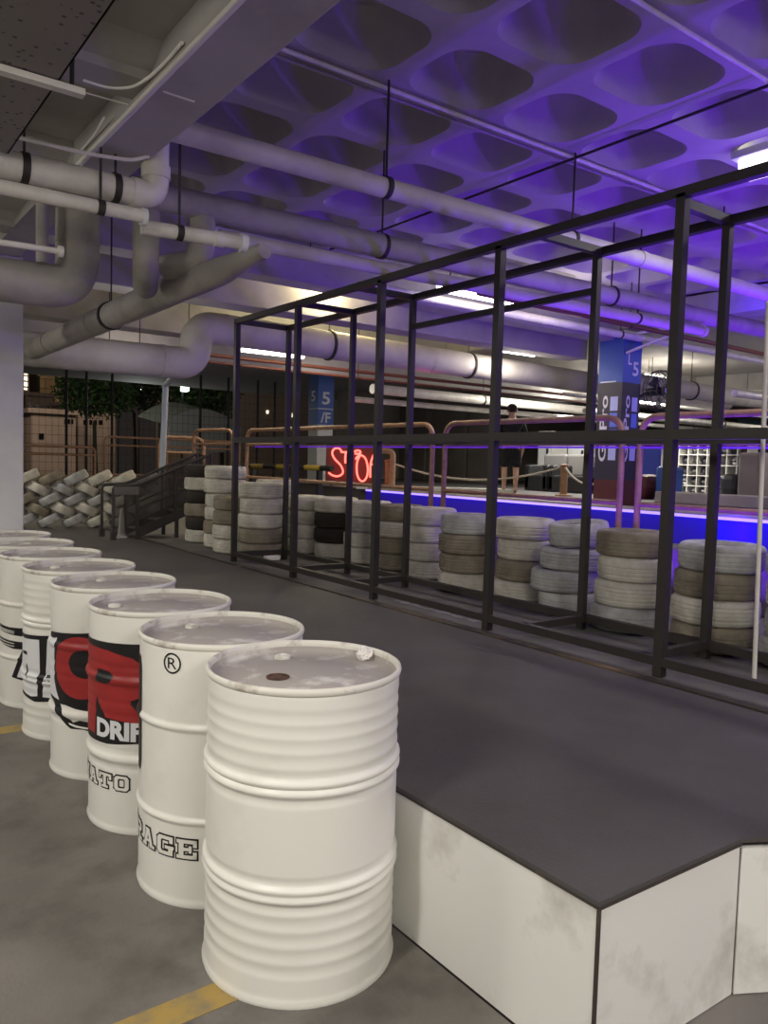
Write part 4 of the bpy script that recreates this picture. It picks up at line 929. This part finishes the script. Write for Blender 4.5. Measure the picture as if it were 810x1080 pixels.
# back bar shelving panels (far dark lounge)
for k, (p0, p1, lab) in enumerate(((415, 447, 'left of the standing person'), (452, 490, 'farther left, near the neon sign'), (492, 520, 'directly left of the standing person'))):
    stand(prop('dark_partition', 'dark partition panel in the far hall, %s' % lab, 'partition', p0, p1, 418, 508, 15.8, M['wallb'], .12), .93)

# ================================================================== OUTSIDE (night town seen at the left)
bm = B(); box(bm, -60, 120, 24.2, 220, -8.2, -8); struct(link('floor_outside', bm, M['floor2']))
def building(label, x0, x1, y, dep, z1, m, wins=(), lit=()):
    t = thing('building', label, 'building', ((x0+x1)/2, y+dep/2, -8)); L = t.location
    bm = B(); box(bm, x0, x1, y, y+dep, -8, z1, .05); bl = link('block', bm, m, t, off=L)
    bm = B(); box(bm, x0-.25, x1+.25, y-.25, y+dep+.25, z1, z1+.35, .03); link('parapet', bm, m, t, off=L)
    for (wx, wz, ww, wh) in wins:
        bm = B(); box(bm, wx, wx+ww, y-.06, y+.04, wz, wz+wh); link('window', bm, M['glassd'], bl, off=L)
    for (wx, wz, ww, wh) in lit:
        bm = B(); box(bm, wx, wx+ww, y-.06, y+.04, wz, wz+wh); link('lit_window', bm, M['winlit'], bl, off=L)['label'] = 'lit window'
    return t
Y0 = 60
P = lambda px, py, y: at(1, y, px, py)
def wl(y, lst): return [(P(a, d, y).x, P(a, d, y).z, P(b, d, y).x-P(a, d, y).x, P(a, c, y).z-P(a, d, y).z) for a, b, c, d in lst]
building('low pinkish building with a row of small dark windows, right of the white column', P(33, 450, 60).x, P(80, 450, 60).x, 60, 8, P(60, 437, 60).z, M['town'], wl(60, [(68, 70, 442, 447), (71.5, 73.5, 442, 447), (75, 77, 442, 447), (41, 46, 457, 463)]))
building('pale long building with columns and four dark windows behind the trees', P(82, 450, 66).x, P(122, 450, 66).x, 66, 8, P(100, 426, 66).z, M['town'], wl(66, [(88, 92, 443, 448), (94, 97, 443, 448), (99, 102, 443, 448), (104, 108, 443, 448), (87, 110, 432, 434), (87, 110, 428, 430), (116, 121, 432, 434)]))
building('brownish block with a columned top storey behind the pinkish building', P(27, 440, 80).x, P(58, 440, 80).x, 80, 10, P(40, 418, 80).z, M['town3'], wl(80, [(30, 35, 425, 434), (37, 52, 426, 434)]))
building('ochre tower lit by street light above the trees', P(61, 420, 110).x, P(78, 420, 110).x, 110, 10, P(70, 392, 110).z, M['town2'])
building('dark tower with a column of bright windows at the white column edge', P(8, 420, 120).x, P(31, 420, 120).x, 120, 12, P(20, 376, 120).z, M['town3'], (), wl(120, [(25.5, 28.8, 386, 389.5), (25.5, 28.8, 391.5, 395), (25.5, 28.8, 397, 401), (25.5, 28.8, 403, 407), (25.5, 28.5, 409, 411)]))
building('dark high block with three small lit windows', P(32, 420, 140).x, P(60, 420, 140).x, 140, 12, P(48, 370, 140).z, M['town3'], (), wl(140, [(48.5, 51, 391, 393), (48.5, 51, 397, 399), (48.5, 51, 404, 405.5)]))
building('wide dim building behind the frame at the left', P(205, 440, 70).x, P(330, 440, 70).x, 70, 10, P(260, 352, 70).z, M['town3'], wl(70, [(278, 300, 388, 412)]), wl(70, [(281, 283, 433, 436), (308, 310, 436, 440)]))
def tree(label, px, py0, y, h, w):
    b = P(px, 450, y); t = thing('tree', label, 'tree', (b.x, y, -8)); top = P(px, py0, y).z
    bm = B(); tube(bm, [(0, 0, 0), (.1, 0, (top+8)*.4), (0, .1, (top+8)*.8)], .25, 8, radii=[.3, .2, .08]); link('trunk', bm, M['bark'], t, True)
    bm = B()
    for i in range(3000):
        a = random.uniform(0, 2*PI); u = random.uniform(-1, 1); rr = random.random()**.4
        c = Vector((w*rr*math.cos(a)*math.sqrt(1-u*u), w*.7*rr*math.sin(a)*math.sqrt(1-u*u), top+8-h/2+h/2*rr*u))
        c += Vector((math.sin(i*.7), math.cos(i*1.3), math.sin(i*.31)))*.25
        s = random.uniform(.10, .22); d1_ = Vector((random.uniform(-1, 1), random.uniform(-1, 1), random.uniform(-1, 1))).normalized(); d2_ = d1_.orthogonal().normalized()
        vs = [bm.verts.new(c+d1_*s), bm.verts.new(c+d2_*s*.5), bm.verts.new(c-d1_*s), bm.verts.new(c-d2_*s*.5)]; bm.faces.new(vs)
    link('foliage', bm, M['leaf'], t)
tree('dark leafy tree in front of the pale long building', 100, 385, 40, 2.5, 1.9)
tree('dark leafy tree beside the pale blue slanting pipe', 142, 382, 47, 2.8, 2.7)
tree('dark leafy tree behind the large wrapped pipe bend', 212, 385, 40, 3.4, 2.1)
# pale curved roof
t = thing('curved_canopy', 'pale curved canopy roof outside behind the fence posts', 'canopy', (P(215, 440, 30).x, 31, .3))
bm = B(); n = 14; A0 = [P(172+83*i/n, 455-24*math.sin(PI*(.15+.85*i/n))**.8 if False else 457-26*math.sin(PI*min(1, .12+.8*i/n)), 30) for i in range(n+1)]
for a, b in zip(A0, A0[1:]):
    vs = [bm.verts.new(v) for v in (a, b, b+Vector((0, 3, .4)), a+Vector((0, 3, .4)))]; bm.faces.new(vs)
bmesh.ops.solidify(bm, geom=bm.faces[:], thickness=.06); link('roof_sheet', bm, M['tent'], t, True, off=t.location)
bm = B(); vs0 = [A0[1], A0[-1]]
fa = [bm.verts.new(v) for v in A0[1:]]+[bm.verts.new((A0[-1].x, 30, A0[1].z-1.2)), bm.verts.new((A0[1].x, 30, A0[1].z-1.2))]
bm.faces.new(fa); ex = bmesh.ops.extrude_face_region(bm, geom=bm.faces[:]); bmesh.ops.translate(bm, verts=[v for v in ex['geom'] if isinstance(v, bmesh.types.BMVert)], vec=(0, .1, 0))
link('end_wall', bm, M['tent'], t, off=t.location)
bm = B()
for x in (A0[1].x+.2, A0[-1].x-.2): tube(bm, [(x, 31.5, -8), (x, 31.5, A0[1].z)], .1, 8)
link('support', bm, M['iron'], t, off=t.location)
# tall fence of dark posts and wires along the car park edge
t = thing('net_fence', 'tall fence of dark posts and thin wires at the open edge of the car park', 'fence', (6, 20, PZ)); L = t.location
for px in (70, 91, 118, 211, 240, 271, 289):
    p = P(px, 470, 20); bm = B(); tube(bm, [(p.x, 20, PZ-.004), (p.x, 20, 3.69)], .035, 8); link('fence_post', bm, M['iron'], t, True, off=L)
bm = B()
for z in [.6+.22*k for k in range(13)]: bar(bm, (1.5, 20, z), (12.5, 20, z), .008)
for k in range(74): bar(bm, (1.5+.15*k, 20, .5), (1.5+.15*k, 20, 3.3), .006)
link('wire_net', bm, M['iron'], t, off=L)
# street lamp
p = P(192.5, 409, 38)
t = thing('street_lamp', 'street lamp glowing pale green among the trees', 'street lamp', (p.x, 38, -8))
bm = B(); tube(bm, [(0, 0, 0), (0, 0, p.z+8.2), (.0, -.3, p.z+8.3)], .06, 8); link('pole', bm, M['iron'], t, True)
bm = B(); box(bm, -.16, .16, -.5, -.1, p.z+7.8, p.z+8.15, .03); link('lamp_head', bm, M['street'], t)
for px, py, yy in ((125, 408, 50), (147, 411, 55)):
    p = P(px, py, yy); t = thing('street_lamp', 'tiny distant street light %s in the trees' % ('left' if px < 130 else 'right of the tall fence post'), 'street lamp', (p.x, yy, -8))
    bm = B(); tube(bm, [(0, 0, 0), (0, 0, p.z+8)], .05, 6); link('pole', bm, M['iron'], t, True)
    bm = B(); bmesh.ops.create_uvsphere(bm, u_segments=10, v_segments=8, radius=.10, matrix=Matrix.Translation((0, -.1, p.z+8.05))); link('lamp_head', bm, M['street'], t, True)

# ================================================================== LIGHTS
def area(name, loc, size, energy, col, rot=(0, 0, 0), sy=None, spread=180):
    l = bpy.data.lights.new(name, 'AREA'); l.energy = energy; l.color = col; l.size = size; l.spread = R_(spread)
    if sy: l.shape = 'RECTANGLE'; l.size_y = sy
    o = bpy.data.objects.new(name, l); C.objects.link(o); o.location = loc; o.rotation_euler = rot; return o
def point(name, loc, energy, col, r=.1):
    l = bpy.data.lights.new(name, 'POINT'); l.energy = energy; l.color = col; l.shadow_soft_size = r
    o = bpy.data.objects.new(name, l); C.objects.link(o); o.location = loc; return o
WARM = (1, .955, .87)
# the parking bay's own battens, left of and behind the camera, plus added fills
for x, y, e1, e2 in ((-1.6, .9, 62, 60), (-1.7, 3.9, 42, 50), (.4, -2.2, 70, 70), (-1.5, 7.6, 40, 60)):
    area('bay_and_fill_light', (x, y, 2.78), 1.3, e1, WARM, (0, 0, 0), .25)
    point('bay_and_fill_light', (x, y, 2.64), e2, WARM, .25)
point('bay_and_fill_light', (.2, -.3, 2.62), 30, WARM, .2)
point('bay_and_fill_light', (2.7, 7.75, 2.45), 7, WARM, .05)  # added fill for the large wrapped pipe, no lamp hangs here
area('bay_and_fill_light', (3.6, -2.2, 3.2), 1.3, 60, (1, .93, .86), (0, 0, 0), .25)  # this pair is fill added on the camera side for the tyres
point('bay_and_fill_light', (4.0, -2.4, 2.9), 75, (1, .93, .86), .25)
# light under the far battens, and added fills where no batten hangs
area('batten_and_fill_glow', (.2, 10.6, 2.8), 1.2, 40, (1, .95, .86), (0, R_(-25), 0), .25)  # added to brighten the herringbone tyre wall, not under a batten
point('batten_and_fill_glow', (1.0, 14.5, 2.8), 15, (1, .9, .75), .2)  # added fill for the far copper guard rails
point('batten_and_fill_glow', (4.6, 13.2, 3.2), 16, (1, .9, .75), .2)  # added fill for the guard rails behind the staircase
area('batten_and_fill_glow', (6.1, 11.38, 3.17), 1.1, 60, (1, .9, .66), (0, 0, 0), .1)
area('batten_and_fill_glow', (6.0, 6.45, 3.33), 1.1, 40, (1, .92, .76), (0, 0, 0), .1)
point('batten_and_fill_glow', (6.0, 9.2, 3.45), 70, (1, .88, .5), .2)  # added yellow fill for the ceiling between the beams
point('batten_and_fill_glow', (4.8, 7.55, 3.45), 26, (1, .88, .5), .1)  # added to light the recess between the two cross beams yellow
area('batten_and_fill_glow', (8.6, 8.35, 3.17), .8, 35, (1, .92, .76), (0, 0, 0), .1)
area('batten_and_fill_glow', (5.3, 2.3, 3.50), .2, 26, (1, .97, .9), (0, 0, 0), 1.5)
for x, y, e in ((14.2, 9.6, 110), (15, 6.0, 110), (19.7, 8, 140), (13.0, 11.5, 110)):
    area('batten_and_fill_glow', (x, y, 3.3), 1.2, e, WARM, (0, 0, 0), .1)
    point('batten_and_fill_glow', (x, y, 3.05), e*.35, WARM, .2)
point('batten_and_fill_glow', (8.6, 8.35, 3.05), 26, (1, .92, .8), .2)
point('batten_and_fill_glow', (7.2, 6.1, 3.2), 16, (1, .92, .8), .2)  # added warm fill to weaken the violet on beams and pipes
point('batten_and_fill_glow', (11.5, 4.0, 3.2), 50, (1, .92, .8), .2)  # another added warm fill, for the ceiling at the right
point('batten_and_fill_glow', (8.4, 13.4, 2.9), 16, (1, .93, .85), .15)  # added to brighten the pale slab under the neon sign
point('batten_and_fill_glow', (16, 13.5, 3.2), 60, WARM, .2)
# unseen blue floods low behind the tyres and kerb, washing ceiling and facade
BL = (.15, .015, 1)
area('blue_flood', (7.3, 1.3, .62), .12, 320, BL, (PI, R_(4), 0), 6.5)
area('blue_flood', (5.12, 2.6, .56), .10, 55, BL, (PI, 0, 0), 4.5)  # added between tyres and kerb to reach the coffer tops
area('blue_flood', (8.86, 5.0, .50), .10, 60, (.06, .0, 1), (PI/2, 0, -PI/2), 16)  # added unseen source that turns the facade blue
# neon spill
point('neon_spill', (sc.x-.25, sc.y-.35, sc.z), 4, (1, .05, .035), .12)
point('pink_spill', (7.4, 9.1, 2.55), 2.2, (1, .12, .3), .1)
# added lights that make the town and its trees visible
point('town_fill', (7.5, 33, 4.5), 200, (.85, 1, .75), .4)  # added to lighten the tree leaves
point('town_fill', (8, 52, 10), 1500, (1, .78, .58), 1)
point('town_fill', (22, 55, 10), 1100, (1, .8, .6), 1)
point('town_fill', (18, 95, 14), 4200, (1, .72, .42), 1)
point('town_fill', (9, 26, 3), 90, (.95, 1, .95), .5)

w = bpy.data.worlds.new('night'); bpy.context.scene.world = w; w.use_nodes = True
w.node_tree.nodes['Background'].inputs['Color'].default_value = (.016, .013, .012, 1); w.node_tree.nodes['Background'].inputs['Strength'].default_value = 1
vs = bpy.context.scene.view_settings
vs.view_transform = 'Standard'; vs.look = 'None'; vs.gamma = 1; vs.use_curve_mapping = False; vs.exposure = .10
